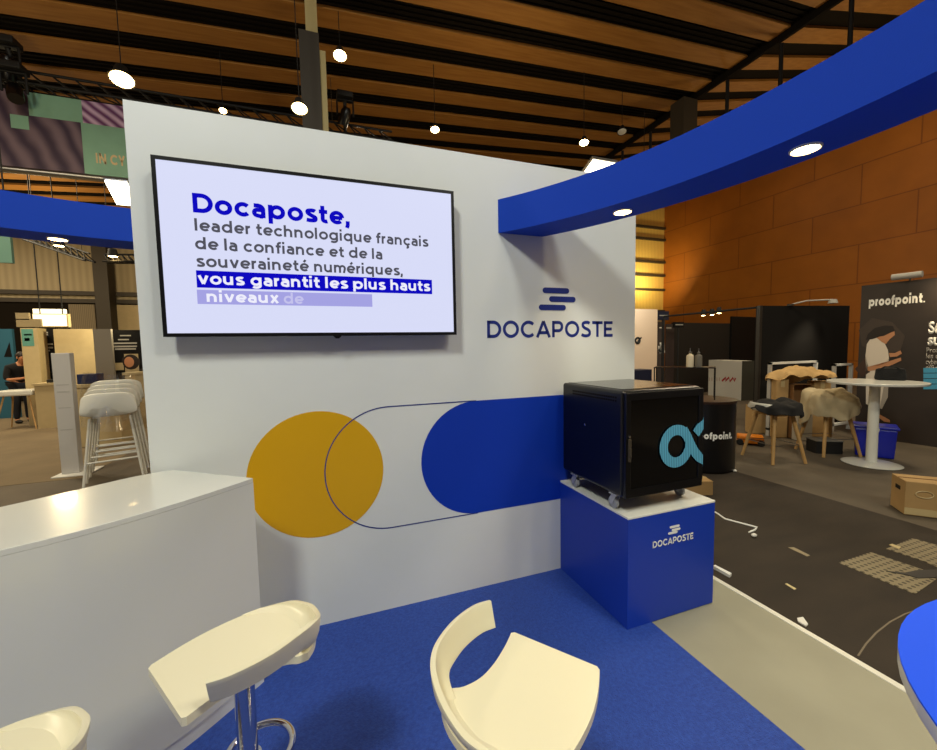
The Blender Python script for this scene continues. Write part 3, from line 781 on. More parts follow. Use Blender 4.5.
# ------------------------------------------------------------------ left: banner, truss
def bp_(x, y, Yv=8.0): return at(x, y, Y=Yv)
ZB0, ZB1 = 4.26, 5.43
ban = thing('hanging_banner', 'wide hanging banner in purple and green squares reading IN CY, above the left side', 'banner', (-4.2, 8, ZB0))
cl = obj('banner_cloth', boxm(-7.6, -1.2, 8.0, 8.03, ZB0+.04, ZB1), purple_print, ban, world=True)
def patch(x0, x1, y0, y1, m, dep=.002):
    a, b = bp_(x0, y0), bp_(x1, y1)
    return obj('colour_patch', boxm(a.x, b.x, 8.0-dep, 8.0, min(b.z, a.z), max(a.z, b.z)), m, cl, world=True)
a = bp_(28, 93); b = bp_(81, 122)
zt = ZB1; zm = bp_(55, 119).z; zbm = ZB0+.04
obj('colour_patch', boxm(bp_(28, 100).x, bp_(82, 110).x, 7.998, 8, zm, zt), sea_green, cl, world=True, label='sea green square')
obj('colour_patch', boxm(bp_(82, 110).x, -1.9, 7.998, 8, zm, zt), magenta_print, cl, world=True, label='magenta striped square')
obj('colour_patch', boxm(bp_(83, 150).x, -1.9, 7.998, 8, zbm, zm), sea_green, cl, world=True, label='sea green square with letters')
A_, B2 = bp_(10, 114), bp_(29.5, 130)
obj('colour_patch', boxm(A_.x, B2.x, 7.996, 8, B2.z, A_.z), sea_green, cl, world=True, label='small sea green square')
a, b = bp_(96.5, 163.5), bp_(117, 165)
letters('IN CY', (a.x, 7.998, (a.z+b.z)/2), (a.x+(b.x-a.x)*1.42, 7.998, (a.z+b.z)/2), .155, mat('pale_gold_print', (214, 186, 140), .6), 'banner_text', cl, w=.22)
obj('bottom_bar', tubem([V(-7.6, 8.01, ZB0+.02), V(-1.2, 8.01, ZB0+.02)], .05, 10), steel, ban, world=True, smooth=True)
def truss(name, label, p0, p1, s, n, r=.022):
    t = thing(name, label, 'truss', tuple(p0), 0, 'lighting trusses')
    p0, p1 = Vector(p0), Vector(p1); d = (p1-p0).normalized(); u = V(0, 0, 1); w = d.cross(u).normalized()
    offs = [u*s*.5, -u*s*.4+w*s*.5, -u*s*.4-w*s*.5]
    bm = B()
    for o in offs: tube(bm, [p0+o, p1+o], r, 8)
    obj('chords', bm, black_matt, t, world=True)
    bm = B()
    for i in range(n):
        for a_, b_ in ((0, 1), (0, 2), (1, 2)):
            A0 = p0.lerp(p1, i/n)+offs[a_]; A1 = p0.lerp(p1, (i+1)/n)+offs[b_]
            tube(bm, [A0, A1], r*.55, 6)
    obj('lacing', bm, black_matt, t, world=True)
    for k in (.12, .88):
        q = p0.lerp(p1, k)+u*s*.5; obj('hanging_cable', tubem([q, V(q.x, q.y, rz(q.x)+.08)], .006, 6), steel_dark, t, world=True)
    return t
truss('lighting_truss', 'black lighting truss carrying the purple and green hanging banner', (-7.8, 8.05, 5.62), (1.4, 8.05, 5.62), .26, 34)
bm = B()
q0, q1, q2 = at(28, 237, Y=10.5), at(90, 258, Y=9.6), at(150, 259, Y=9.6)
truss('lighting_truss', 'thin black truss under the blue ring, slanting down towards the white wall edge', q0, q1, .16, 10, .018)
truss('lighting_truss', 'level black truss beneath the blue ring, ending behind the white wall edge', q1+V(.22, 0, 0), q2, .16, 8, .018)
def moving_head(px, py, label, sgn, Yv=7.8):
    P = at(px, py, Y=Yv)
    t = thing('stage_light', label, 'stage light', tuple(P), 0, 'stage lights on the truss')
    obj('clamp', tubem([P+V(0, 0, .12), V(P.x, 8.05, 5.5)], .03, 8), black_matt, t, world=True)
    obj('yoke_base', boxm(P.x-.14, P.x+.14, P.y-.12, P.y+.12, P.z+.06, P.z+.16), black_matt, t, world=True, bevel=.02)
    obj('yoke', tubem([P+V(-.14, 0, -.22), P+V(-.14, 0, .05), P+V(.14, 0, .05), P+V(.14, 0, -.22)], .02, 6), black_matt, t, world=True)
    h = lathe(B(), [(0, -.18), (.085, -.18), (.09, -.15), (.09, .05), (.05, .12), (0, .12)], (0, 0, 0), 20)
    h.transform(Matrix.Translation(P+V(0, 0, -.2)) @ Matrix.Rotation(.5*sgn, 4, 'X') @ Matrix.Rotation(.3*sgn, 4, 'Y'))
    obj('lamp_head', h, black_gloss, t, world=True, smooth=True)
moving_head(6, 50, 'black stage light at the far upper left, above the purple banner end', 1)
moving_head(13, 76, 'black stage light on the truss at the top of the purple banner', -1, 7.75)
moving_head(345, 103, 'black stage light above the white wall, just right of the grey column', 1, 7.75)
# small lamps on the lower trusses
for (px, py, lb) in ((59, 246, 'small lit lamp on the slanting truss under the left part of the ring'), (113, 256.5, 'small lit lamp on the level truss next to the white wall')):
    P = at(px, py, Y=9.5)
    t = thing('truss_lamp', lb, 'lamp', tuple(P), 0, 'truss lamps')
    obj('housing', lathe(B(), [(0, .14), (.06, .14), (.09, .0), (.07, .0), (0, .01)], P, 16), black_matt, t, world=True)
    obj('lens', lathe(B(), [(0, -.01), (.07, 0), (0, .008)], P, 16), lamp_hot, t, world=True)
# green hanging sign at far left
a, b = at(-14, 232, Y=6.4), at(12.5, 263, Y=6.4)
sg = thing('hanging_sign', 'pale green hanging sign cut off by the left edge of the picture', 'sign', ((a.x+b.x)/2, 6.4, b.z))
obj('sign_board', boxm(a.x, b.x, 6.4, 6.44, b.z, a.z), mat('mint_board', (104, 146, 130), .6), sg, world=True)
obj('sign_mark', boxm(a.x+.08, b.x-.12, 6.396, 6.4, b.z+.16, b.z+.22), white_dim, sg, world=True)
bm = B(); tube(bm, [V(a.x+.03, 6.42, a.z), V(a.x+.03, 6.42, rz(a.x))], .008, 6); tube(bm, [V(b.x-.03, 6.42, a.z), V(b.x-.03, 6.42, rz(b.x))], .008, 6)
obj('wire', bm, black_matt, sg, world=True)
# ------------------------------------------------------------------ left: booths in the distance
def panel(name, label, cat, x0, x1, y0, Yv, mt, th=.08, group=None, zfloor=True, y1=None):
    """upright board standing in the plane y=Yv, spanning picture columns x0..x1 with its top at row y0"""
    a, b = at(x0, y0, Y=Yv), at(x1, y0, Y=Yv); z = max(a.z, b.z)
    zb = FZ if y1 is None else at((x0+x1)/2, y1, Y=Yv).z
    t = thing(name, label, cat, ((a.x+b.x)/2, Yv, zb), 0, group)
    bd = obj('board', boxm(a.x, b.x, Yv, Yv+th, zb, z), mt, t, world=True)
    return t, a.x, b.x, zb, z
YB = 11.6
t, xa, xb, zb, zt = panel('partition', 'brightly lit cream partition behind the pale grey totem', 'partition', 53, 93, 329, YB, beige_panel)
t2, xa2, xb2, _, _ = panel('partition', 'shaded cream partition right of the lit one, left of the black poster', 'partition', 92.5, 110.5, 329, YB-.9, shaded_panel)
t, xa, xb, zb, zt = panel('booth_poster', 'black poster with small white lines and a portrait card, beside the white wall edge', 'poster', 110, 150, 330, 10.9, black_wall)
def onp(x, y, Yv): return at(x, y, Y=Yv)
def mark(name, x0, x1, y0, y1, Yv, m, par, d=.004, label=None):
    a, b = onp(x0, y0, Yv), onp(x1, y1, Yv)
    return obj(name, boxm(a.x, b.x, Yv-d, Yv, b.z, a.z), m, par, world=True, label=label)
for y0, x0, x1 in ((336, 120, 131), (340, 118, 129), (343.6, 112, 137), (346.8, 113, 137), (349.4, 115, 136)): mark('text_line', x0, x1, y0-1, y0+.2, 10.9, white_dim, t)
mark('portrait_card', 124, 139.5, 354, 373, 10.9, beige_panel, t, label='cream card with a portrait')
mark('small_card', 113, 124, 363, 370, 10.9, beige_panel, t)
c_ = onp(131, 362, 10.9)
pt = obj('portrait', sphere(B(), (c_.x, 10.9, c_.z), .17, 10, (1, .06, 1.1)), hair, t, world=True)
obj('portrait_face', sphere(B(), (c_.x-.03, 10.89, c_.z), .09, 10, (1, .06, 1.3)), skin, pt, world=True)
t, xa, xb, zb, zt = panel('booth_pillar', 'narrow cream pillar with a teal sign, behind the standing person', 'pillar', 20, 37, 328, 11.5, beige_panel, th=.3)
mark('teal_sign', 21, 34.5, 329, 346, 11.5, teal, t, label='teal sign')
mark('text_line', 24, 32, 334, 335.5, 11.5, white_dim, t); mark('text_line', 24.5, 30, 338, 341, 11.5, white_dim, t)
t, xa, xb, zb, zt = panel('booth_poster', 'dark poster with pale lines beside the teal sign pillar', 'poster', 36, 54, 328, 11.9, black_wall)
for y0, x0, x1 in ((333, 41, 48), (335, 40, 48), (340.5, 43, 45), (344.5, 37, 53), (348, 37, 53), (351, 38, 50)): mark('text_line', x0, x1, y0-1, y0+.4, 11.9, white_dim, t)
mark('white_card', 37, 48, 358, 372, 11.9, white_dim, t)
t, xa, xb, zb, zt = panel('booth_poster', 'blue sky poster with a dark triangle at the far left edge', 'poster', -12, 11.5, 329, 13.2, mat('sky_poster', (46, 104, 128), .6))
pa, pb, pcx = onp(4, 357, 13.2), onp(12, 357, 13.2), onp(9.5, 342, 13.2)
obj('dark_shape', prism(B(), [V(pa.x, 13.196, pa.z), V(pb.x, 13.196, pb.z), V(pcx.x, 13.196, pcx.z)], V(0, .004, 0)), black_wall, t, world=True)
# lit box sign above
a, b = at(32, 313.5, Y=10.6), at(68.5, 327, Y=10.6)
t = thing('light_box_sign', 'brightly lit white box sign hanging above the distant booths at left', 'sign', ((a.x+b.x)/2, 10.8, b.z))
obj('sign_box', boxm(a.x, b.x, 10.6, 10.7, b.z, a.z), beige_panel, t, world=True)
obj('lit_face', boxm(a.x+.02, b.x-.02, 10.58, 10.6, b.z+.02, a.z-.02), sign_white, t, world=True)
a2, b2 = at(17, 313, Y=10.55), at(43, 327, Y=10.55)
obj('side_board', boxm(a2.x, b2.x, 10.50, 10.55, b2.z, (a2.z+b2.z)/2+.02), beige_panel, t, world=True)
obj('side_board', boxm(a2.x, a.x, 10.50, 10.55, (a2.z+b2.z)/2, a2.z), beige_panel, t, world=True)
bm = B(); tube(bm, [V(a.x+.1, 10.65, a.z), V(a.x+.1, 10.65, rz(a.x)+.08)], .01, 6); tube(bm, [V(b.x-.1, 10.65, a.z), V(b.x-.1, 10.65, rz(b.x)+.08)], .01, 6)
obj('wire', bm, black_matt, t, world=True)
for i, (px, py) in enumerate(((38, 311.5), (46, 311), (53, 311.5), (62, 312))):
    P = at(px, py, Y=10.7)
    obj('letter_lamp', boxm(P.x-.06, P.x+.06, 10.66, 10.74, a.z, a.z+.10), sign_white, t, world=True)
# counters
def counter(label, x0, x1, ytop, ybot, depth, mt):
    P, Q = fl(x0, ybot), fl(x1, ybot); Yv = (P.y+Q.y)/2
    z = hgt((x0+x1)/2, ytop, ((P.x+Q.x)/2, Yv))
    t = thing('booth_counter', label, 'counter', ((P.x+Q.x)/2, Yv, FZ))
    obj('counter_body', boxm(P.x, Q.x, Yv, Yv+depth, FZ+.004, z-.05), mt, t, world=True)
    obj('counter_top', boxm(P.x-.03, Q.x+.03, Yv-.03, Yv+depth+.02, z-.05, z), beige_panel, t, world=True)
    return t, P.x, Q.x, Yv, z
t, xa, xb, yv, z = counter('small cream booth counter right of the standing person', 41, 58, 383, 428, .5, beige_panel)
box_ = thing('display_box', 'dark flat box lying on the small cream counter', 'box', (xa+.3, yv+.2, z))
obj('box_body', boxm(xa+.15, xb-.1, yv+.1, yv+.35, z, z+.07), black_matt, box_, world=True, bevel=.01)
t, xa, xb, yv, z = counter('cream booth counter behind the wrapped stack of stools', 78, 118, 384, 446, .6, beige_panel)
P = V(xa+.18, yv+.25, z)
bb = thing('blue_case', 'dark blue case standing on the cream counter behind the stools', 'case', tuple(P))
obj('case_body', boxm(P.x-.12, P.x+.16, P.y-.1, P.y+.12, P.z, P.z+.17), mat('navy_case', (18, 34, 78), .5), bb, world=True, bevel=.01)
t, xa, xb, yv, z = counter('cream counter half hidden by the white wall edge, far left booth', 132, 160, 372, 428, .5, beige_panel)
# totem
P, Q = fl(61.5, 476), fl(80, 474); yv = (P.y+Q.y)/2; z = hgt(63, 353, ((P.x+Q.x)/2, yv))
t = thing('totem', 'tall pale grey board standing on a flat base, left of the wrapped stools', 'totem', ((P.x+Q.x)/2, yv, FZ))
obj('board', boxm(P.x, Q.x, yv, yv+.10, FZ+.02, z), totem_grey, t, world=True, bevel=.006)
obj('base_plate', boxm(P.x-.05, Q.x+.14, yv-.12, yv+.28, FZ+.004, FZ+.02), white_print, t, world=True, bevel=.004)
for yy in (385, 392, 408, 430):
    zz = hgt(68, yy, ((P.x+Q.x)/2, yv)); obj('text_line', boxm(P.x+.03, Q.x-.03, yv-.002, yv, zz, zz+.012), mat('faint_grey_print', (170, 168, 166), .6), t, world=True)
# ------------------------------------------------------------------ stools (three kinds of leg share these helpers)
def shell_seat(t, mt, z, w=.42, d=.40, back=.22, name='seat_shell'):
    """one-piece seat with a low wrap-round back; sitter faces +y"""
    bm = B(); nu, nv = 14, 10; rows = []
    for j in range(nv+1):
        v = j/nv; row = []
        # profile along the depth: front lip, seat, curve, back
        if v < .55: y = d/2-(v/.55)*d*.92; zz = .02*(v/.55-.5)**2-.012*(1-v/.55)**6
        else:
            s = (v-.55)/.45; y = -d*.42-.07*math.sin(s*PI/2); zz = back*(s**1.5)
        for i in range(nu+1):
            u = -1+2*i/nu
            wid = w/2*(1-.12*max(0, v-.75)*4*.6)
            fwd = .10*(abs(u)**2.2)*(1 if v > .55 else 0)*((v-.55)/.45 if v > .55 else 0)
            up = .035*abs(u)**3*(1 if v < .55 else 1-.6*(v-.55)/.45)
            drop = -.05*abs(u)**4*(back/.22)*(max(0, v-.7)/.3)
            row.append(bm.verts.new((u*wid, y+fwd, z+zz+up+drop)))
        rows.append(row)
    for a, b in zip(rows, rows[1:]):
        for i in range(nu): bm.faces.new([a[i], a[i+1], b[i+1], b[i]])
    return obj(name, bm, mt, t, smooth=True, mods=(('SOLIDIFY', dict(thickness=.014, offset=0)), ('SUBSURF', dict(levels=1, render_levels=1))))
def tube_stool(label, group):
    t = thing('stacking_stool', label, 'stool', (0, 0, 0), 0, group)
    shell_seat(t, white_gloss, .74, .46, .42, .27)
    top = [(.16, .14), (-.16, .14), (-.16, -.14), (.16, -.14)]; bot = [(.24, .23), (-.24, .23), (-.24, -.25), (.24, -.25)]
    for a, b in zip(top, bot):
        obj('leg', tubem([V(a[0], a[1], .73), V(b[0], b[1], 0)], .012, 8), white_gloss, t, smooth=True)
    def lp(i, s): return V(bot[i][0]+(top[i][0]-bot[i][0])*s, bot[i][1]+(top[i][1]-bot[i][1])*s, .73*s)
    bm = B(); tube(bm, [lp(0, .36), lp(1, .36)], .010, 8); tube(bm, [lp(1, .30), lp(2, .30)], .010, 8); tube(bm, [lp(2, .36), lp(3, .36)], .010, 8); tube(bm, [lp(3, .30), lp(0, .30)], .010, 8)
    obj('footrest', bm, white_gloss, t, smooth=True)
    return t
lbl = ['front white stool of the plastic-wrapped nested stack, beside the white wall edge', 'second white stool from the front of the plastic-wrapped nested stack', 'third white stool from the front of the plastic-wrapped nested stack', 'rearmost white stool of the plastic-wrapped nested stack, its back showing highest']
base = fl(116, 479); base = V(base.x, base.y, FZ)
p0 = tube_stool(lbl[0], 'nested white stools')
for k in range(4):
    o = p0 if k == 0 else copy_tree(p0)
    o['label'] = lbl[k]
    o.location = base+V(-.012*k, .10*k, .045*k); o.rotation_euler = (0, 0, math.radians(20)); o.scale = (1.13, 1.08, 1.09)
# clear film round the stack
bm = B(); rows = []
rn = random.Random(4)
for j in range(15):
    v = j/14; row = []
    for i in range(33):
        a = 2*PI*i/32; i2 = i % 32
        r1 = .315+.018*math.sin(3*a+4*v)+.010*math.sin(11*a+9*v)
        zz = .62+.66*v+.03*math.sin(2*a)
        k = 1-.12*v
        row.append(V(base.x+.01+r1*k*1.0*math.cos(a), base.y+.15+(r1+.12)*k*math.sin(a)+.10*(v-.4), zz))
    rows.append([bm.verts.new(q) for q in row])
for a, b in zip(rows, rows[1:]):
    for i in range(32): bm.faces.new([a[i], a[i+1], b[i+1], b[i]])
o = obj('plastic_wrap', bm, film, None, smooth=True)
tag(o, 'clear plastic film wrapped round the stack of white stools', 'plastic film')
# ------------------------------------------------------------------ person and the wooden-legged table at far left
feet = [fl(4, 432), fl(13, 436), fl(33.5, 421), fl(42, 426)]
cx = sum(p.x for p in feet)/4; cyy = sum(p.y for p in feet)/4
zt = hgt(22, 389.5, (cx, cyy))
t = thing('high_table', 'white-topped table on splayed wooden legs in front of the standing person', 'table', (cx, cyy, FZ))
obj('table_top', boxm(cx-.30, cx+.30, cyy-.22, cyy+.22, zt-.12, zt), white_gloss, t, world=True, bevel=.03)
for sx in (-1, 1):
    for sy in (-1, 1):
        obj('leg', tubem([V(cx+sx*.20, cyy+sy*.13, zt-.12), V(cx+sx*.33, cyy+sy*.24, FZ+.004)], .016, 8, r2=.012), oak, t, world=True, smooth=True)
def skin_body(name, J, E, mt, par, sub=2, root=0):
    me = bpy.data.meshes.new(name); me.from_pydata([j[:3] for j in J], E, []); me.materials.append(mt)
    o = bpy.data.objects.new(name, me); COL.objects.link(o)
    if par is not None: o.parent = par
    md = o.modifiers.new('skin', 'SKIN'); md.use_smooth_shade = True
    if not me.skin_vertices: me.attributes
    sv = me.skin_vertices[0].data
    for i, j in enumerate(J):
        r = j[3]; sv[i].radius = r if isinstance(r, tuple) else (r, r)
        sv[i].use_root = (i == root)
    s = o.modifiers.new('subsurf', 'SUBSURF'); s.levels = sub; s.render_levels = sub
    return o
pf = fl(24, 423)
PR = math.radians(52)
per = thing('person', 'person in dark clothes standing with head bent over a phone, behind the white-topped table', 'person', (pf.x-.02, pf.y+.05, FZ), PR)
# local frame: the person looks along -y
J = [(0, .05, .90, .125), (0, .04, 1.06, .12), (0, .0, 1.20, (.15, .11)), (0, -.05, 1.33, (.13, .085)), (0, -.10, 1.41, .052), (0, -.145, 1.46, .066), (0, -.17, 1.52, .086), (0, -.165, 1.58, .07),
     (.095, .04, .86, .095), (.10, .02, .66, .075), (.10, .01, .47, .058), (.105, .03, .27, .05), (.105, .05, .09, .037), (.11, .0, .045, .034), (.12, -.10, .03, .028),
     (-.095, .04, .86, .095), (-.10, .0, .66, .075), (-.10, -.02, .47, .058), (-.105, .0, .27, .05), (-.105, .02, .09, .037), (-.11, -.03, .045, .034), (-.12, -.13, .03, .028),
     (.185, -.02, 1.30, .058), (.235, -.03, 1.08, .047), (.23, -.08, 1.02, .04), (.12, -.27, 1.04, .03), (.075, -.33, 1.055, .027),
     (-.185, -.02, 1.30, .058), (-.235, -.03, 1.08, .047), (-.23, -.08, 1.02, .04), (-.12, -.27, 1.04, .03), (-.075, -.33, 1.055, .027)]
E_ = [(0, 1), (1, 2), (2, 3), (3, 4), (4, 5), (5, 6), (6, 7), (0, 8), (8, 9), (9, 10), (10, 11), (11, 12), (12, 13), (13, 14), (0, 15), (15, 16), (16, 17), (17, 18), (18, 19), (19, 20), (20, 21), (3, 22), (22, 23), (23, 24), (24, 25), (25, 26), (3, 27), (27, 28), (28, 29), (29, 30), (30, 31)]
skin_body('body', J, E_, skin, per)
def grow(ix, es, g, name, mt, root=0):
    JJ = []
    for k in ix:
        x, y, z, r = J[k]; r = tuple(v+g for v in r) if isinstance(r, tuple) else r+g
        JJ.append((x, y, z, r))
    mp = {k: i for i, k in enumerate(ix)}
    return skin_body(name, JJ, [(mp[a], mp[b]) for a, b in es if a in mp and b in mp], mt, per)
grow([0, 1, 2, 3, 4, 22, 23, 24, 27, 28, 29], E_, .016, 'sweater', cloth_black)
grow([0, 8, 9, 10, 11, 12, 15, 16, 17, 18, 19], E_, .013, 'trousers', denim)
for s_, yy in ((1, -.03), (-1, -.06)):
    sh = B(); sphere(sh, (s_*.113, yy, .045), .05, 10, (.95, 2.4, .85)); obj('shoe', sh, black_matt, per, smooth=True)
    hd = B(); tube(hd, [V(s_*.072, -.33, 1.055), V(s_*.05, -.385, 1.07)], .026, 8, r2=.022)
    for k in range(4): tube(hd, [V(s_*(.055-.006*k), -.38, 1.055+.014*k), V(s_*.033, -.41, 1.055+.014*k), V(s_*.010, -.408, 1.056+.014*k)], .0075, 6)
    tube(hd, [V(s_*.06, -.355, 1.08), V(s_*.038, -.385, 1.105)], .008, 6)
    obj('hand', hd, skin, per, smooth=True)
bm = B(); sphere(bm, (0, -.13, 1.555), .100, 12, (.94, 1.06, 1.04))
hr = obj('hair', bm, hair, per, smooth=True)
bm = B(); sphere(bm, (0, -.265, 1.505), .016, 8, (.8, 1, 1.3))
for s_ in (1, -1): sphere(bm, (s_*.09, -.165, 1.515), .022, 8, (.4, .8, 1.2))
obj('face_features', bm, skin, per, smooth=True, label='nose and ears')
bm = B()
for s_ in (1, -1): sphere(bm, (s_*.032, -.250, 1.53), .009, 8)
obj('eyes', bm, black_matt, per)
ph_ = thing('phone', 'dark phone held in both hands by the standing person', 'phone', tuple((world_of(per) @ V(0, -.405, 1.09))), PR)
obj('phone_body', boxm(-.036, .036, -.006, .004, -.04, .075), black_gloss, ph_, bevel=.004)
#=PART4=
# ================================================================== RIGHT: NEIGHBOURING BOOTHS
# black rounded podium with a wire frame case on top
pc_ = fl(701, 466); pc_ = V(pc_.x, pc_.y, FZ); PRD = .355
zt = hgt(720, 399, (pc_.x, pc_.y))
rt_ = V(pc_.y, -pc_.x, 0).normalized()
pod = thing('podium', 'black rounded podium with white lettering, half hidden behind the server cabinet', 'podium', tuple(pc_))
def capsule(r, z0_, z1_, L=.34):
    fw_ = V(rt_.y, -rt_.x, 0)*-1; P_ = []
    for k in range(33):
        a = -PI/2+PI*k/32; P_.append(rt_*r*math.cos(a)+fw_*r*math.sin(a)+V(0, 0, z0_))
    for k in range(33):
        a = PI/2+PI*k/32; P_.append(rt_*(r*math.cos(a)-L)+fw_*r*math.sin(a)+V(0, 0, z0_))
    return prism(B(), P_, V(0, 0, z1_-z0_))
obj('podium_body', capsule(PRD, .03, zt-FZ-.03), black_gloss, pod, smooth=True)
obj('podium_foot', capsule(PRD-.03, .004, .03), black_matt, pod)
obj('podium_top', capsule(PRD+.012, zt-FZ-.03, zt-FZ), mat('dark_wood_top', (44, 24, 14), .35), pod, smooth=True, bevel=.003)
ang_c = math.atan2(-pc_.y, -pc_.x)
def wrap(bm, c, R, zbase, cap, half):
    xs = [v.co.x for v in bm.verts]; x0, x1 = min(xs), max(xs)
    for v in bm.verts:
        t_ = ((v.co.x-x0)/(x1-x0)*2-1)*half; a = ang_c+t_+.335
        zz = zbase+v.co.y*cap
        if a >= ang_c: v.co = V((R+.002)*math.cos(a), (R+.002)*math.sin(a), zz)
        else: v.co = V(math.cos(ang_c), math.sin(ang_c), 0)*(R+.002)+rt_*R*(a-ang_c)+V(0, 0, zz)
    return bm
wb = strokes_bm('proofpoint.', .26)
bmesh.ops.subdivide_edges(wb, edges=wb.edges[:], cuts=1)
wb = wrap(wb, pc_, PRD, hgt(715, 440.5, (pc_.x-.3, pc_.y-.25))-FZ, .076, .69)
me = bpy.data.meshes.new('logo_text'); wb.to_mesh(me); wb.free(); me.materials.append(white_print)
o = bpy.data.objects.new('logo_text', me); COL.objects.link(o); o.parent = pod; o.modifiers.new('solidify', 'SOLIDIFY').thickness = .0015
zf = hgt(714, 367, (pc_.x, pc_.y))
dx = V(-pc_.y, pc_.x, 0).normalized()*-1; dx = V(abs(dx.x), -abs(dx.y), 0)
fr = thing('bottle_stand', 'thin black wire table-top stand on the black podium, carrying two bottles', 'stand', (pc_.x, pc_.y, zt))
dpt = V(-dx.y, dx.x, 0)*.13
L_, R_ = at(655.5, 368, Y=pc_.y), at(714, 368, Y=pc_.y)
cen = V(pc_.x, pc_.y, 0); hw = .33; sh_ = dx*-.205
bm = B()
for sg_ in (-1, 1):
    for dp in (-1, 1):
        q = cen+sh_+dx*hw*sg_+dpt*dp; tube(bm, [V(q.x, q.y, zt), V(q.x, q.y, zf)], .008, 6)
obj('upright', bm, black_matt, fr, world=True)
q = [cen+sh_+dx*a_*hw+dpt*b_ for a_, b_ in ((-1, -1), (1, -1), (1, 1), (-1, 1))]
obj('shelf', prism(B(), [V(p.x, p.y, zf-.012) for p in q], V(0, 0, .012)), black_gloss, fr, world=True)
def bottle(off, h, r, mt, label):
    p = cen+sh_+dx*off
    t = thing('bottle', label, 'bottle', (p.x, p.y, zf), 0, 'bottles on the black frame')
    obj('bottle_body', lathe(B(), [(0, 0), (r, 0), (r, h*.55), (r*.9, h*.62), (r*.35, h*.68), (r*.35, h*.74), (0, h*.74)], (0, 0, 0), 18), mt, t, smooth=True)
    obj('pump', lathe(B(), [(0, h*.74), (r*.5, h*.74), (r*.5, h*.8), (r*.14, h*.82), (r*.14, h), (0, h)], (0, 0, 0), 12), steel, t, smooth=True)
bottle(.062, .235, .043, mat('ivory_bottle', (222, 206, 176), .4), 'ivory bottle with a metal pump, left of the pair on the black frame')
bottle(.155, .23, .040, mat('grey_bottle', (110, 104, 94), .35), 'grey bottle, right of the pair on the black frame')
# white counter with red zigzag mark
P, Q, R2 = fl(708, 395.5), fl(741, 400.8), fl(753, 398)
z = hgt(741, 361, (Q.x, Q.y))
dd = (Q-P); dd.z = 0; dn = V(-dd.y, dd.x, 0).normalized()*.5
if dn.x < 0: dn = -dn
t = thing('demo_counter', 'white counter with a red zigzag mark, behind the black podium', 'counter', (Q.x, Q.y, FZ))
obj('counter_body', prism(B(), [V(P.x, P.y, FZ+.004), V(Q.x, Q.y, FZ+.004), V(Q.x, Q.y, FZ)+dn, V(P.x, P.y, FZ)+dn], V(0, 0, z-FZ-.01)), paper, t, world=True)
sd_ = (Q-P).normalized(); sd_.z = 0
obj('shaded_side', prism(B(), [V(Q.x, Q.y, FZ+.004), V(Q.x, Q.y, FZ+.004)+dn, V(Q.x, Q.y, z)+dn, V(Q.x, Q.y, z)], sd_*.004), mat('shaded_side_board', (58, 57, 49), .7), t, world=True, label='side board darkened as if in shade')  # counter side made dark in colour to stand for its shade
n = (-dn).normalized()
def fp(x, y):
    d = ray(x, y); k = (P-CP).dot(n)/d.dot(n); return CP+d*k
zz_ = [fp(x, y) for x, y in ((722, 381), (726, 377.5), (725.5, 381), (729, 377.5), (730, 381.5), (733, 377.8), (734.5, 381), (735.5, 378))]
obj('zigzag_mark', ribbon(B(), [q+n*.003 for q in zz_], .055, n), red_print, t, world=True)
bm = B()
for x in (709.5, 712, 714.5, 717, 719.5): ribbon(bm, [fp(x, 377.5)+n*.003, fp(x, 381)+n*.003], .03, n)
obj('faint_letter_strokes', bm, mat('faint_pink_print', (196, 170, 158), .6), t, world=True)
# standing partitions
A0, A1 = V(6.33*1.12, 4.27*1.12, 0), V(8.02*1.12, 3.98*1.12, 0)
za = hgt(755, 306, A0)
def board(name, label, cat, A, Bp, z, th, mt, group=None, zb=FZ):
    t = thing(name, label, cat, (A.x, A.y, FZ), 0, group)
    d = (Bp-A); d.z = 0; nb = V(-d.y, d.x, 0).normalized()*th
    if nb.dot(V(A.x, A.y, 0)) < 0: nb = -nb
    obj('board', prism(B(), [V(A.x, A.y, zb), V(Bp.x, Bp.y, zb), V(Bp.x, Bp.y, zb)+nb, V(A.x, A.y, zb)+nb], V(0, 0, z-zb)), mt, t, world=True)
    return t, nb
t, nb = board('partition', 'tall black partition with a soft pool of lamplight on it, behind the wooden stools', 'partition', A0, A1, za, .06, black_wall)
obj('end_post', boxm(A0.x-.03, A0.x+.03, A0.y-.04, A0.y+.02, FZ, za), mat('dark_grey_post', (38, 34, 28), .5), t, world=True)
# arm lamp above it
lp_ = A0.lerp(A1, .62); nn = -nb.normalized()
t = thing('arm_lamp', 'thin white arm lamp clamped over the top edge of the black partition', 'lamp', (lp_.x, lp_.y, za))
h0 = A0.lerp(A1, .33)+nn*.02; hd_ = A0.lerp(A1, .60)+nn*.30
bm = B(); tube(bm, [V(h0.x, h0.y, za+.02), V(*(A0.lerp(A1, .42)+nn*.15).xy, za+.07), V(hd_.x, hd_.y, za+.07)], .012, 8)
obj('arm', bm, white_dim, t, world=True, smooth=True)
obj('lamp_head', lathe(B(), [(0, .05), (.05, .045), (.07, -.02), (.06, -.02), (0, 0)], (hd_.x, hd_.y, za+.03), 16), white_dim, t, world=True, smooth=True)
obj('clamp', boxm(h0.x-.03, h0.x+.03, h0.y-.03, h0.y+.05, za, za+.03), steel_dark, t, world=True)
HEAD = V(hd_.x, hd_.y, za+.0)
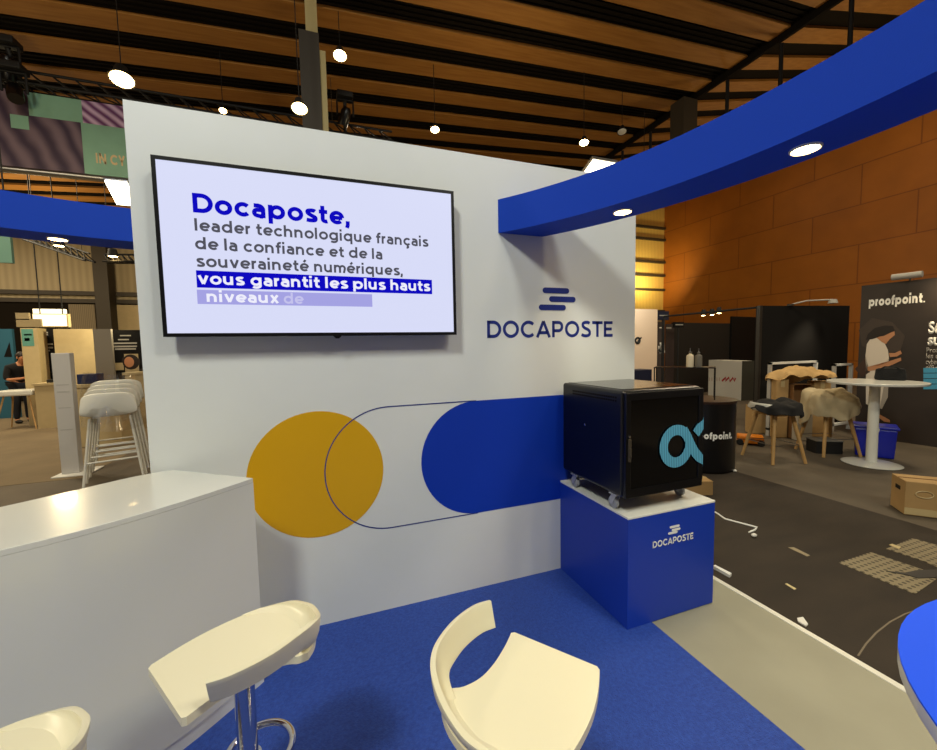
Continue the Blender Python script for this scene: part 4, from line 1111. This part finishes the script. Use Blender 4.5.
# the big dark poster wall
B0, B1 = V(8.02, 3.84, 0), V(8.40, .9, 0)
zp = 2.36
t, nb = board('poster_wall', 'big dark printed wall with white lettering and a woman in a white dress, right edge', 'poster', B0, B1, zp, .06, mat('dark_brown_print', (34, 28, 26), .5, rgb2=(52, 43, 38), vscale=1.1))
pn = -nb.normalized()
def bp2(x, y):
    d = ray(x, y); k = (B0-CP).dot(pn)/d.dot(pn); return CP+d*k
wallp = t
pu = (B1-B0).normalized()
def flat(name, pts, m, par, lift=.002, label=None):
    P_ = [bp2(*q) for q in pts]
    return obj(name, prism(B(), [q+pn*lift for q in P_], pn*.0015), m, par, world=True, label=label)
a, b = bp2(868.8, 306.3), bp2(922.5, 302.5)
letters('proofpoint', (a.x, a.y, (a.z+b.z)/2-.0), (b.x, b.y, (a.z+b.z)/2), .135, white_print, 'poster_title', wallp, w=.26)
flat('title_dot', [(923.5, 302.4), (925, 302.3), (925, 300.8), (923.5, 300.9)], white_print, wallp)
upx = (bp2(935, 330)-bp2(925, 330)).length/10
a = bp2(928.3, 333.2); text('Sé', a, a+pu*upx*12, .155, white_print, 'poster_heading', wallp, bold=.04)
a = bp2(927.6, 345); text('su', a, a+pu*upx*12, .15, white_print, 'poster_heading', wallp, bold=.04)
for k, (s_, ww) in enumerate((('Prot', 12), ('les d', 12.5), ('cyber', 13), ('effica', 15))):
    a = bp2(926.3-.25*k, 352.5+5.8*k); text(s_, a, a+pu*upx*ww, .070, white_dim, 'poster_text', wallp, bold=.008)
for k in range(4):
    flat('blue_band', [(923.5, 368+5.5*k), (955, 367.5+5.5*k), (955, 372.5+5.5*k), (923.5, 372.8+5.5*k)], cyan_print, wallp, lift=.003)
# printed woman: flat shapes on the poster
cov = mat('grey_brown_print', (58, 48, 42), .55)
flat('printed_shadow', [(859, 330), (872, 318), (892, 322), (905, 336), (900, 352), (878, 352), (862, 346)], cov, wallp, lift=.001)
flat('printed_wedge', [(855, 369), (866, 357), (870, 372), (862, 377)], mat('umber_print', (56, 34, 24), .55), wallp)
flat('printed_dress', [(867, 344), (871, 338), (877, 337), (882, 340), (885, 344), (888, 350), (889, 358), (886, 364), (885.5, 372), (888, 385), (888, 397), (882, 409), (866, 404), (866, 380), (868, 366), (865.5, 356)], mat('printed_white_cloth', (206, 196, 182), .6), wallp, label='white dress of the printed woman')
flat('printed_skin', [(876, 337), (884, 336), (891, 332.5), (894.5, 331), (895, 335), (890, 339), (886, 344), (882, 342)], mat('printed_skin', (176, 124, 88), .6), wallp, lift=.004, label='neck and face of the printed woman')
flat('printed_hair', [(866, 340), (868, 334), (875, 328), (885, 325.5), (893, 326), (895, 331), (888, 333.5), (880, 335.5), (873, 339)], mat('printed_hair', (26, 18, 15), .6), wallp, lift=.005)
flat('printed_arm', [(867.5, 367), (880, 365.5), (893, 360), (901, 357.5), (901.5, 360.5), (893, 364.5), (881, 369.5), (868, 371)], mat('printed_skin', (176, 124, 88), .6), wallp, lift=.005)
flat('printed_arm', [(889, 353), (895, 353), (900.5, 350.5), (902, 353.5), (897, 356.5), (890, 357)], mat('printed_skin', (176, 124, 88), .6), wallp, lift=.005)
flat('printed_leg', [(877, 416), (880, 414.5), (890, 420), (890, 422.5), (884, 421.5)], mat('printed_skin', (176, 124, 88), .6), wallp, lift=.004)
flat('printed_hem', [(882, 409), (888, 397), (888.5, 386), (884, 386), (880, 408)], mat('printed_grey_cloth', (150, 142, 132), .6), wallp, lift=.004)
# strip lamp above the poster wall
a, b = bp2(895, 281), bp2(925.5, 277)
t = thing('strip_lamp', 'white strip lamp fixed above the top edge of the dark poster wall', 'lamp', tuple((a+b)/2))
a = a+pn*.12; b = b+pn*.12; zl = zp+.06
obj('lamp_body', tubem([V(a.x, a.y, zl), V(b.x, b.y, zl)], .045, 12), white_dim, t, world=True, smooth=True)
mid = (a+b)/2
obj('bracket', tubem([V(mid.x, mid.y, zl), V(mid.x, mid.y, zl)-pn*.12, V(mid.x, mid.y, zp)-pn*.13], .012, 6), steel_dark, t, world=True)
# far dark partitions, white pillar, posters, sign boards
C0, C1, C2 = at(687, 400, Y=9.0), at(728, 400, Y=9.3), at(756, 400, Y=9.6)
board('partition', 'dull brown-black partition far behind the black podium', 'partition', V(C0.x-.6, 9.0, 0), V(C1.x, 9.3, 0), at(708, 323, Y=9.15).z, .06, mat('brown_black_board', (22, 17, 11), .8), 'far dark partitions')
board('partition', 'blacker partition far back, between the brown-black one and the lamplit black one', 'partition', V(C1.x+.02, 9.25, 0), V(C2.x+.6, 9.6, 0), at(742, 317, Y=9.45).z, .06, black_wall, 'far dark partitions')
a, b = at(630, 310, Y=6.2), at(657.6, 310, Y=6.2)
t = thing('booth_pillar', 'tall pale pinkish panel lit from above, just right of the white wall', 'pillar', ((a.x+b.x)/2, 6.2, FZ))
obj('board', boxm(a.x, b.x, 6.2, 6.5, FZ, at(645, 309, Y=6.2).z), mat('pale_pink_panel', (236, 206, 176), .55), t, world=True)
c_ = at(637.5, 340.5, Y=6.2)
em = B(); tube(em, [V(c_.x+.055*math.cos(k*PI/8), 6.195, c_.z+.055*math.sin(k*PI/8)) for k in range(16)], .018, 6, closed=True)
obj('dark_emblem', em, black_matt, t, world=True)
obj('emblem_tail', tubem([V(c_.x-.03, 6.195, c_.z-.05), V(c_.x+.09, 6.195, c_.z+.06)], .014, 6), black_matt, t, world=True)
a = at(646, 369, Y=6.0)
t = thing('plinth', 'dark navy block at the foot of the pale pinkish panel', 'plinth', (a.x-.25, 6.0, FZ))
obj('block_body', boxm(a.x-.5, a.x, 5.85, 6.15, FZ, a.z), mat('navy_block', (20, 26, 52), .5), t, world=True, bevel=.008)
def poster2(x0, x1, y0, Yv, m, label):
    a, b = at(x0, y0, Y=Yv), at(x1, y0, Y=Yv)
    t = thing('banner_stand', label, 'banner', ((a.x+b.x)/2, Yv, FZ))
    obj('banner_sheet', boxm(a.x, b.x, Yv, Yv+.02, FZ+.05, a.z), m, t, world=True)
    obj('banner_base', boxm(a.x-.02, b.x+.02, Yv-.08, Yv+.1, FZ+.004, FZ+.05), steel_dark, t, world=True)
    return t
t = poster2(657.8, 664.8, 322, 6.9, mat('charcoal_print', (66, 58, 58), .6), 'narrow dark banner with a white speckled pattern beside the pale pinkish panel')
rn = random.Random(2); bm = B()
for k in range(34):
    c_ = at(658.6+rn.random()*5.4, 342+rn.random()*10, Y=6.9); q = .014+.016*rn.random(); box(bm, c_.x-q, c_.x+q, 6.896, 6.9, c_.z-q, c_.z+q)
obj('white_speckle', bm, white_print, t, world=True)
c_ = at(661, 327.7, Y=6.9); obj('white_band', boxm(c_.x-.05, c_.x+.06, 6.896, 6.9, c_.z-.012, c_.z+.012), white_print, t, world=True)
t = poster2(666.2, 674.4, 324, 7.1, mat('plum_print', (56, 44, 42), .6), 'narrow dull plum banner, second to the right of the pale pinkish panel')
c_ = at(669.3, 327.8, Y=7.1); obj('white_band', boxm(c_.x-.09, c_.x+.06, 7.096, 7.1, c_.z-.02, c_.z+.015), white_dim, t, world=True)
for (x0, x1, y0, y1, Yv, lb, m) in ((658.5, 668.8, 311, 320, 6.6, 'dark navy hanging sign beside the top of the pale pinkish panel', mat('navy_block', (20, 26, 52), .5)), (674.5, 684, 322, 327.5, 6.8, 'small black hanging sign over the dull plum banner', black_wall)):
    a, b = at(x0, y0, Y=Yv), at(x1, y1, Y=Yv)
    t = thing('hanging_sign', lb, 'sign', ((a.x+b.x)/2, Yv, b.z))
    obj('sign_board', boxm(a.x, b.x, Yv, Yv+.05, b.z, a.z), m, t, world=True)
    obj('mark', boxm(a.x+.03, b.x-.03, Yv-.004, Yv, (a.z+b.z)/2-.01, (a.z+b.z)/2+.012), white_dim, t, world=True)
    obj('post', tubem([V((a.x+b.x)/2, Yv+.025, FZ), V((a.x+b.x)/2, Yv+.025, b.z)], .018, 6), black_matt, t, world=True)
# track with three little spots
a, b = at(664, 316.5, Y=6.5), at(757, 307.5, Y=4.82)
t = thing('track_light', 'thin dark light track with three small bright spots, in front of the brown panelled wall', 'lamp', tuple((a+b)/2))
obj('track', tubem([a, b], .02, 6), black_matt, t, world=True)
for px, py in ((703.5, 315.5), (712, 315), (719, 313.2)):
    P = at(px, py, Y=a.lerp(b, (px-664)/93).y); P = at(px, py, Y=a.y+(b.y-a.y)*((px-664)/93)*.72)
    s_ = obj('spot', lathe(B(), [(0, .12), (.035, .12), (.05, .0), (.042, 0), (0, .01)], P, 14), black_matt, t, world=True)
    obj('lens', lathe(B(), [(0, -.01), (.042, .0), (0, .006)], P, 14), lamp_hot, s_, world=True)
bm = B()
for k in (0,):
    q = a.lerp(b, k); tube(bm, [V(q.x, q.y, FZ), q], .018, 6)
obj('track_post', bm, black_matt, t, world=True)

# ------------------------------------------------------------------ round white bar table with bag
tc = fl(871, 464); tz = 1.0
tz = hgt(866, 381, (tc.x, tc.y))
t = thing('bar_table', 'round white-topped high table on a white column and disc foot, before the dark poster wall', 'table', (tc.x, tc.y, FZ))
obj('table_top', lathe(B(), [(0, tz-FZ-.028), (.445, tz-FZ-.028), (.45, tz-FZ-.02), (.45, tz-FZ-.004), (.445, tz-FZ), (0, tz-FZ)], (0, 0, 0), 56), white_gloss, t, smooth=True)
obj('column', lathe(B(), [(0, .02), (.054, .02), (.05, tz-FZ-.028), (0, tz-FZ-.028)], (0, 0, 0), 24), white_gloss, t, smooth=True)
obj('disc_foot', lathe(B(), [(0, .004), (.275, .004), (.28, .012), (.25, .022), (.07, .035), (0, .035)], (0, 0, 0), 48), white_gloss, t, smooth=True)
q = at(890, 380, Z=tz); wv = V(q.y, -q.x, 0).normalized()
bag = thing('bag', 'black bag lying on the round white high table', 'bag', (q.x, q.y, tz), math.atan2(wv.y, wv.x))
bm = B(); box(bm, -.14, .14, -.08, .08, .002, .16)
bmesh.ops.subdivide_edges(bm, edges=bm.edges[:], cuts=4, use_grid_fill=True)
rn = random.Random(5)
for v in bm.verts:
    k = v.co.z/.16; v.co.x *= 1-.10*k*k; v.co.y *= 1-.25*k*k; v.co.z *= 1-.10*abs(v.co.x/.14)
    if v.co.z > .02: v.co += V(rn.uniform(-.006, .006), rn.uniform(-.006, .006), rn.uniform(-.006, .006))
obj('bag_body', bm, cloth_black, bag, smooth=True, mods=(('SUBSURF', dict(levels=1, render_levels=1)),))
obj('bag_strap', tubem([V(-.11, -.06, .12), V(-.05, -.085, .17), V(.05, -.085, .165), V(.11, -.06, .12)], .010, 6), cloth_black, bag, smooth=True)
# blue tub behind the table
P = fl(879, 459); q = V(P.x+.16, P.y+.13, FZ)
tub = thing('storage_tub', 'deep blue plastic storage tub on the floor behind the white table column', 'tub', tuple(q), math.radians(-62))
zt = hgt(879, 430, (P.x, P.y))-FZ
bm = B(); a_ = [V(x, y, 0) for x, y in ((-.18, -.15), (.18, -.15), (.18, .15), (-.18, .15))]
vb = [bm.verts.new(p+V(0, 0, .004)) for p in a_]; vt = [bm.verts.new(V(p.x*1.1, p.y*1.1, zt)) for p in a_]
bm.faces.new(vb[::-1]); bm.faces.new(vt)
for i in range(4): bm.faces.new([vb[i], vb[(i+1) % 4], vt[(i+1) % 4], vt[i]])
obj('tub_body', bm, tub_blue, tub, bevel=.015)
obj('lid', boxm(-.215, .215, -.18, .18, zt, zt+.035), tub_blue, tub, bevel=.01)
obj('latch', boxm(-.03, .03, -.2, -.188, zt-.03, zt+.02), paper, tub, bevel=.003)
# ------------------------------------------------------------------ wooden-legged stools with clothes
def wood_stool(label, c, rz_, sc_=1):
    t = thing('wooden_leg_stool', label, 'stool', (c.x, c.y, FZ), rz_, 'white stools with oak legs')
    shell_seat(t, white_gloss, .64, .46, .42, .12)
    obj('seat_frame', boxm(-.15, .15, -.13, .13, .595, .625), oak, t, bevel=.01)
    for sx in (-1, 1):
        for sy in (-1, 1): obj('leg', tubem([V(sx*.14, sy*.12, .61), V(sx*.245, sy*.225, .004)], .025, 10, r2=.018), oak, t, smooth=True)
    k = .62
    pts = [V(sx*(.14+.105*k), sy*(.12+.105*k), .61*(1-k)) for sx, sy in ((-1, -1), (1, -1), (1, 1), (-1, 1))]
    obj('footrest', tubem(pts, .006, 6, closed=True), steel, t)
    return t
f_ = [fl(745, 456), fl(770, 465), fl(802, 463)]
c1_ = (f_[0]+f_[2])/2
ch1 = wood_stool('white stool on oak legs with a black jacket on its seat, left of the pair', c1_, math.radians(-104.5))
g_ = [fl(813, 454), fl(859, 460)]
c2_ = (g_[0]+g_[1])/2+V(.12, .16, 0)
ch2 = wood_stool('white stool on oak legs hidden under a beige coat, right of the pair', c2_, math.radians(-20))
from mathutils import noise as mnoise
def drape(name, label, cat, c, z, rx, ry, top, fall, folds, mt, seed, rz_=0, arms=0, rough=1):
    rn = random.Random(seed); bm = B(); nr, na = 22, 72; ph = [rn.random()*6.28 for _ in range(4)]; sv = V(seed*3.7, seed*1.3, 0)
    rows = []
    for j in range(nr+1):
        v = j/nr; row = []
        for i in range(na):
            a = 2*PI*i/na
            lump = top*(1+.35*math.sin(a+ph[0])*v+.25*math.sin(3*a+ph[1])*v)
            fd = fall*(1+.42*math.sin(a+ph[2])+.22*math.sin(3*a+ph[3]))
            if v < .55:
                r = v/.55; zz = lump*(1-r**3*.7)
            else:
                q = (v-.55)/.45; r = 1+.10*q+.10*math.sin(folds*a+ph[0])*q; zz = lump*.3-fd*q
            x, y = rx*r*math.cos(a), ry*r*math.sin(a)
            n1 = mnoise.noise(V(x*6, y*6, zz*4)+sv); n2 = mnoise.noise(V(x*16, y*16, zz*7)+sv)
            zz += rough*(.045*n1+.020*n2); k = 1+rough*(.12*n1+.05*n2)*v
            row.append(bm.verts.new((x*k, y*k, zz)))
        rows.append(row)
    for a, b in zip(rows, rows[1:]):
        for i in range(na): bm.faces.new([a[i], a[(i+1) % na], b[(i+1) % na], b[i]])
    o = obj(name, bm, mt, None, smooth=True, mods=(('SOLIDIFY', dict(thickness=.012, offset=1)), ('SUBSURF', dict(levels=1, render_levels=1))))
    o.location = (c.x, c.y, z); o.rotation_euler = (0, 0, rz_)
    return tag(o, label, cat)
drape('jacket', 'black jacket heaped on the left oak-legged stool', 'jacket', c1_+V(.01, -.03, 0), .64-.02+.04, .28, .23, .09, .10, 7, cloth_black, 3, .3)
drape('coat', 'beige coat thrown over the right oak-legged stool', 'coat', c2_+V(-.02, -.02, 0), .64+.05, .30, .27, .13, .26, 8, cloth_beige, 8, .9, rough=1.5)
ck = thing('black_crate', 'black open crate on the floor under the right oak-legged stool', 'crate', tuple(c2_+V(.03, .05, FZ)), math.radians(-30))
obj('crate_body', boxm(-.16, .16, -.11, .11, .004, .22), black_matt, ck, bevel=.01)
obj('rim', boxm(-.165, .165, -.115, .115, .21, .225), mat('grey_edge', (130, 126, 118), .5), ck, bevel=.003)
# ------------------------------------------------------------------ cartons, shelves and cloth against the black partition
YC = 3.95
def carton(label, x0, x1, ytop, ybot, depth, mt=cardboard, open_=False):
    P, Q = fl(x0, ybot), fl(x1, ybot); P = V(P.x, P.y, FZ); Yv = (P.y+Q.y)/2
    dirv = (Q-P); dirv.z = 0; L = dirv.length; u = dirv.normalized(); nv_ = V(-u.y, u.x, 0)
    z = hgt((x0+x1)/2, ytop, tuple(((P+Q)/2).xy))-FZ
    t = thing('carton', label, 'box', tuple((P+Q)/2+V(0, 0, 0)), math.atan2(u.y, u.x))
    if open_:
        bm = B()
        for q in ((-L/2, L/2, depth-.012, depth, .004, z), (-L/2, -L/2+.012, 0, depth, .004, z), (L/2-.012, L/2, 0, depth, .004, z), (-L/2, L/2, 0, depth, .004, .016), (-L/2, L/2, 0, depth, z-.012, z)): box(bm, *q)
        obj('carton_body', bm, mt, t)
    else:
        obj('carton_body', boxm(-L/2, L/2, 0, depth, .004, z), mt, t, bevel=.006)
        obj('tape_strip', boxm(-.03, .03, -.002, depth+.002, z-.12, z+.002), tape, t)
    return t, z
carton('low cardboard box on the floor behind the left oak-legged stool', 752, 773, 406, 434, .2)
carton('upright cardboard box under the left end of the cream cloth', 775, 787, 379.5, 438, .13)
carton('open-fronted cardboard box, dark inside, under the middle of the cream cloth', 791.5, 810, 384, 439, .17, mat('brown_board', (120, 84, 46), .85), True)
carton('tall cardboard box under the right end of the cream cloth, beside the beige coat', 812, 829, 381, 437, .15)
carton('small pale box on the floor between the two oak-legged stools', 797, 812, 414, 441, .12, mat('pale_board', (170, 162, 146), .7))
pq = fl(801, 438)
drape('cloth_heap', 'crumpled cream cloth heaped on top of the cardboard boxes', 'cloth', V(pq.x+.0, pq.y+.06, 0), hgt(801, 381, tuple(pq.xy))+.05, .40, .17, .13, .06, 9, cloth_cream, 11, math.atan2(-.55, .83), rough=1.8)
def open_frame(label, x0, x1, ytop, Yv, depth):
    a, b = at(x0, ytop, Y=Yv), at(x1, ytop, Y=Yv)
    t = thing('shelf_unit', label, 'shelf', ((a.x+b.x)/2, Yv, FZ)); w_ = .035; z = a.z
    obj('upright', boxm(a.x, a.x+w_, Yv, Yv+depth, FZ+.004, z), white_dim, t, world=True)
    obj('upright', boxm(b.x-w_, b.x, Yv, Yv+depth, FZ+.004, z), white_print, t, world=True)
    obj('top_board', boxm(a.x, b.x, Yv, Yv+depth, z-w_, z), white_print, t, world=True)
    obj('bottom_board', boxm(a.x, b.x, Yv, Yv+depth, FZ+.10, FZ+.10+w_), white_print, t, world=True)
open_frame('wide white open shelf frame in front of the black partition, behind the cream cloth', 771, 818, 362.5, 4.36, .05)
open_frame('narrow white open shelf frame beside the dark poster wall', 835.5, 853.5, 364, 4.15, .05)
# orange case on wheels
P, Q = fl(737, 444.5), fl(764, 447)
u = (Q-P); u.z = 0; L = u.length; cpt = (P+Q)/2
t = thing('tool_case', 'orange case with a dark wheel lying on the floor left of the oak-legged stools', 'case', (cpt.x, cpt.y, FZ), math.atan2(u.y, u.x))
obj('case_body', boxm(-L/2, L/2, 0, .22, .03, .14), orange, t, bevel=.015)
obj('lid_band', boxm(-L/2-.004, L/2+.004, -.004, .224, .085, .10), mat('dark_orange', (120, 66, 10), .5), t, bevel=.003)
for sx in (-.8, .8):
    wv_ = lathe(B(), [(0, -.02), (.042, -.02), (.045, -.012), (.045, .012), (.042, .02), (0, .02)], (0, 0, 0), 18); wv_.transform(Matrix.Translation((sx*L/2, -.015, .048)) @ Matrix.Rotation(PI/2, 4, 'X'))
    obj('wheel', wv_, black_matt, t, smooth=True)
# big carton in the aisle at the right
Pn = V(4.726, 1.893, FZ)
t = thing('carton', 'large cardboard box with clear tape on the floor at the right edge', 'box', tuple(Pn), math.radians(-46))
obj('carton_body', boxm(0, .62, 0, .24, .004, .305), cardboard, t, bevel=.006)
obj('flap_seam', boxm(.0, .62, .115, .125, .303, .309), mat('dark_seam', (110, 78, 44), .8), t)
bm = B(); box(bm, .0, .40, -.0015, .0, .012, .07)
obj('tape_strip', bm, tape, t); obj('label_patch', boxm(.36, .6, -.002, 0, .03, .12), paper, t)
for xx, zz in ((.12, .20), (.40, .21)): obj('print_mark', tubem([V(xx+.055*math.cos(k*PI/10), -.003, zz+.03*math.sin(k*PI/10)) for k in range(20)], .004, 6, closed=True), tape, t)
bm = B(); box(bm, -.002, 0, .08, .16, .2, .235)
obj('hand_hole', bm, black_matt, t)
# carton behind the plinth
P = fl(699, 496)
t = thing('carton', 'plain cardboard box peeping out behind the blue plinth', 'box', (P.x, P.y, FZ), math.radians(-20))
zb_ = hgt(704, 482, (P.x, P.y))-FZ
obj('carton_body', boxm(-.25, .14, 0, .25, .004, zb_), cardboard, t, bevel=.005); obj('tape_strip', boxm(-.25, .14, .1, .14, zb_-.001, zb_+.002), tape, t)
# ------------------------------------------------------------------ things lying on the aisle floor
FZ2 = FZ+.004
def fl2(x, y): return at(x, y, Z=FZ2)
o = obj('cable', tubem([fl2(x, y)+V(0, 0, .006) for x, y in ((712, 511), (718, 514.5), (725, 519.5), (740, 523.5), (757, 528), (755, 530.5), (749, 533))], .007, 8), white_print, None, smooth=True)
tag(o, 'thin white cable lying on the dark aisle floor right of the blue plinth', 'cable')
def slab(name, label, cat, pts, m, h=.003, group=None, z=FZ2):
    P_ = [at(x, y, Z=z) for x, y in pts]
    o = obj(name, prism(B(), P_, V(0, 0, h)), m, None)
    return tag(o, label, cat, group)
slab('floor_plate', 'nearer chequered metal floor plate, by the blue round table', 'floor plate', ((838.5, 563), (871, 552.5), (941, 576), (915, 594.5)), plate_mat)
slab('floor_plate', 'farther chequered metal floor plate, below the cardboard box', 'floor plate', ((886, 549), (913, 538.5), (960, 552), (960, 577), (922, 561)), plate_mat)
slab('cable_strip', 'dark tapered strip lying across the nearer metal floor plate', 'strip', ((886, 571.5), (905, 573), (918, 570.5), (955, 569.5), (955, 577), (918, 578.5), (908, 575.5)), mat('slate_strip', (34, 33, 36), .5), .004, z=FZ2+.003)
slab('tape_piece', 'pale strip of torn tape on the dark aisle floor', 'tape', ((788, 547.5), (794, 547.5), (810, 555.5), (807, 556.5)), mat('dull_tape', (150, 136, 108), .6), .002)
slab('tape_piece', 'tiny pale splinter of tape on the aisle floor nearest the white edge strip', 'tape', ((785, 584), (787, 583.5), (796.5, 589), (794.5, 590)), mat('cream_tape', (208, 190, 140), .6), .002)
slab('tape_piece', 'short bright scrap of tape on the farther metal floor plate', 'tape', ((889, 545), (892, 544), (901, 547), (899, 549)), mat('cream_tape', (208, 190, 140), .6), .002, z=FZ2+.003)
slab('paper_scrap', 'crumpled white scrap touching the platform edge strip', 'paper', ((797, 619), (803, 618), (808, 625), (806, 627), (798, 622)), paper, .007)
slab('batten', 'short white batten lying at the end of the platform edge strip beside the blue plinth', 'batten', ((713, 568.5), (715, 567.5), (731.5, 576), (729.5, 577.8)), white_print, .02)
P = fl2(748, 476)
for i, (px, py) in enumerate(((735, 472), (754, 537))):
    P = fl2(px, py); o = obj('paper_scrap', sphere(B(), (P.x, P.y, FZ2+.016), .018, 6, (1.3, 1, .8)), paper, None); tag(o, ('small white scrap on the floor beyond the black podium', 'tiny white scrap on the dark floor just below the cable end')[i], 'paper')
o = obj('floor_scratch', ribbon(B(), [fl2(x, y)+V(0, 0, .001) for x, y in ((858, 656), (866, 644), (876, 633), (890, 622), (905, 614), (920, 609))], .007, (0, 0, 1)), mat('chalk_line', (120, 108, 90), .8), COL.objects['aisle_carpet'])
o['kind'] = 'structure'

# ================================================================== LIGHT
W = bpy.data.worlds.new('world'); sc.world = W; W.use_nodes = True
bg = W.node_tree.nodes['Background']; bg.inputs[0].default_value = (1, .82, .6, 1); bg.inputs[1].default_value = .10
def lamp(kind, name, loc, power, col, size=.3, aim=None, spot=None, blend=.6):
    L = bpy.data.lights.new(name, kind); L.energy = power; L.color = col
    if kind == 'AREA': L.shape = 'DISK'; L.size = size
    elif kind in ('POINT', 'SPOT'): L.shadow_soft_size = size
    if spot: L.spot_size = math.radians(spot); L.spot_blend = blend
    o = bpy.data.objects.new(name, L); COL.objects.link(o); o.location = loc
    if aim is not None: o.rotation_euler = (Vector(aim)-Vector(loc)).to_track_quat('-Z', 'Y').to_euler()
    return o
WARM = (1, .84, .58); NEU = (.98, 1, .88); HOT = (1, .80, .46)
for x, y in spots:
    lamp('SPOT', 'downlight_lamp', (x, y, RZ0-.02), 17, (1, .87, .58), .04, (x, y, 0), 120, .7)
# high-bay hall lamps, plus two unseen ones added to brighten the brown wall
lamp('AREA', 'hall_and_wash_lamp', (-2.0, -1.4, 6.0), 190, NEU, .9, (-.2, 1.5, 1))
lamp('AREA', 'hall_and_wash_lamp', (2.6, -2.6, 6.2), 105, NEU, .9, (1, 1.5, 1))
for x, y, z, e in ((-6, 3.5, 5.4, 180), (-6.5, 10, 5.4, 190), (-11, 14, 5.6, 200), (1, 9, 5.8, 90), (6.6, 2.2, 5.9, 120), (4.0, -2.5, 5.8, 90), (12, 7, 6.6, 70), (13, 0, 6.8, 90), (14.2, 6.0, 7.8, 50), (14.2, 11.5, 7.8, 16)):
    lamp('AREA', 'hall_and_wash_lamp', (x, y, z), e, WARM, .8, (x, y, 0) if x < 14 else (18.5, y+.5, 8.2))
for x, y, z, e in ((-4, 5, 4.2, 75), (3, 6, 4.2, 60), (10, 5, 4.4, 95), (13, 9, 4.6, 75), (-10, 12, 4.2, 110), (-7, 14, 4.4, 110)):
    lamp('POINT', 'added_ceiling_light', (x, y, z), e, HOT, .25)  # unseen point lights added to lift the timber ceiling
lamp('SPOT', 'flood_lamp', f1+V(0, -.02, -.06), 30, NEU, .12, f1+V(0, -.6, -.8), 140)
lamp('SPOT', 'flood_lamp', f2+V(0, -.02, -.06), 30, NEU, .12, f2+V(0, -.2, -.8), 140)
lamp('AREA', 'cladding_fill_light', (16.5, 16.4, 4.6), 75, (1, .78, .36), .8, (17, 18, 6))  # unseen fill added to brighten the yellow cladding
lamp('SPOT', 'arm_lamp_light', HEAD+V(0, 0, .0), 60, WARM, .10, V(*(A0.lerp(A1, .42)).xy, .9), 62, 1.0)
lamp('AREA', 'strip_lamp_light', V(mid.x, mid.y, zl-.05)+pu*.5+pn*.2, 9, (1, .76, .45), .3, V(mid.x, mid.y, 1.8)+pu*.6)
lamp('AREA', 'pillar_lamp', at(648, 300, Y=5.6)+V(0, 0, .3), 8, NEU, .3, at(648, 350, Y=6.2))
lamp('AREA', 'booth_lamp', at(75, 316, Y=10.9)+V(.9, 0, .1), 34, (1, .84, .5), .25, at(75, 350, Y=11.6))
sc.view_settings.view_transform = 'Standard'; sc.view_settings.look = 'None'; sc.view_settings.gamma = 1; sc.view_settings.exposure = 0
sc.view_settings.use_curve_mapping = False
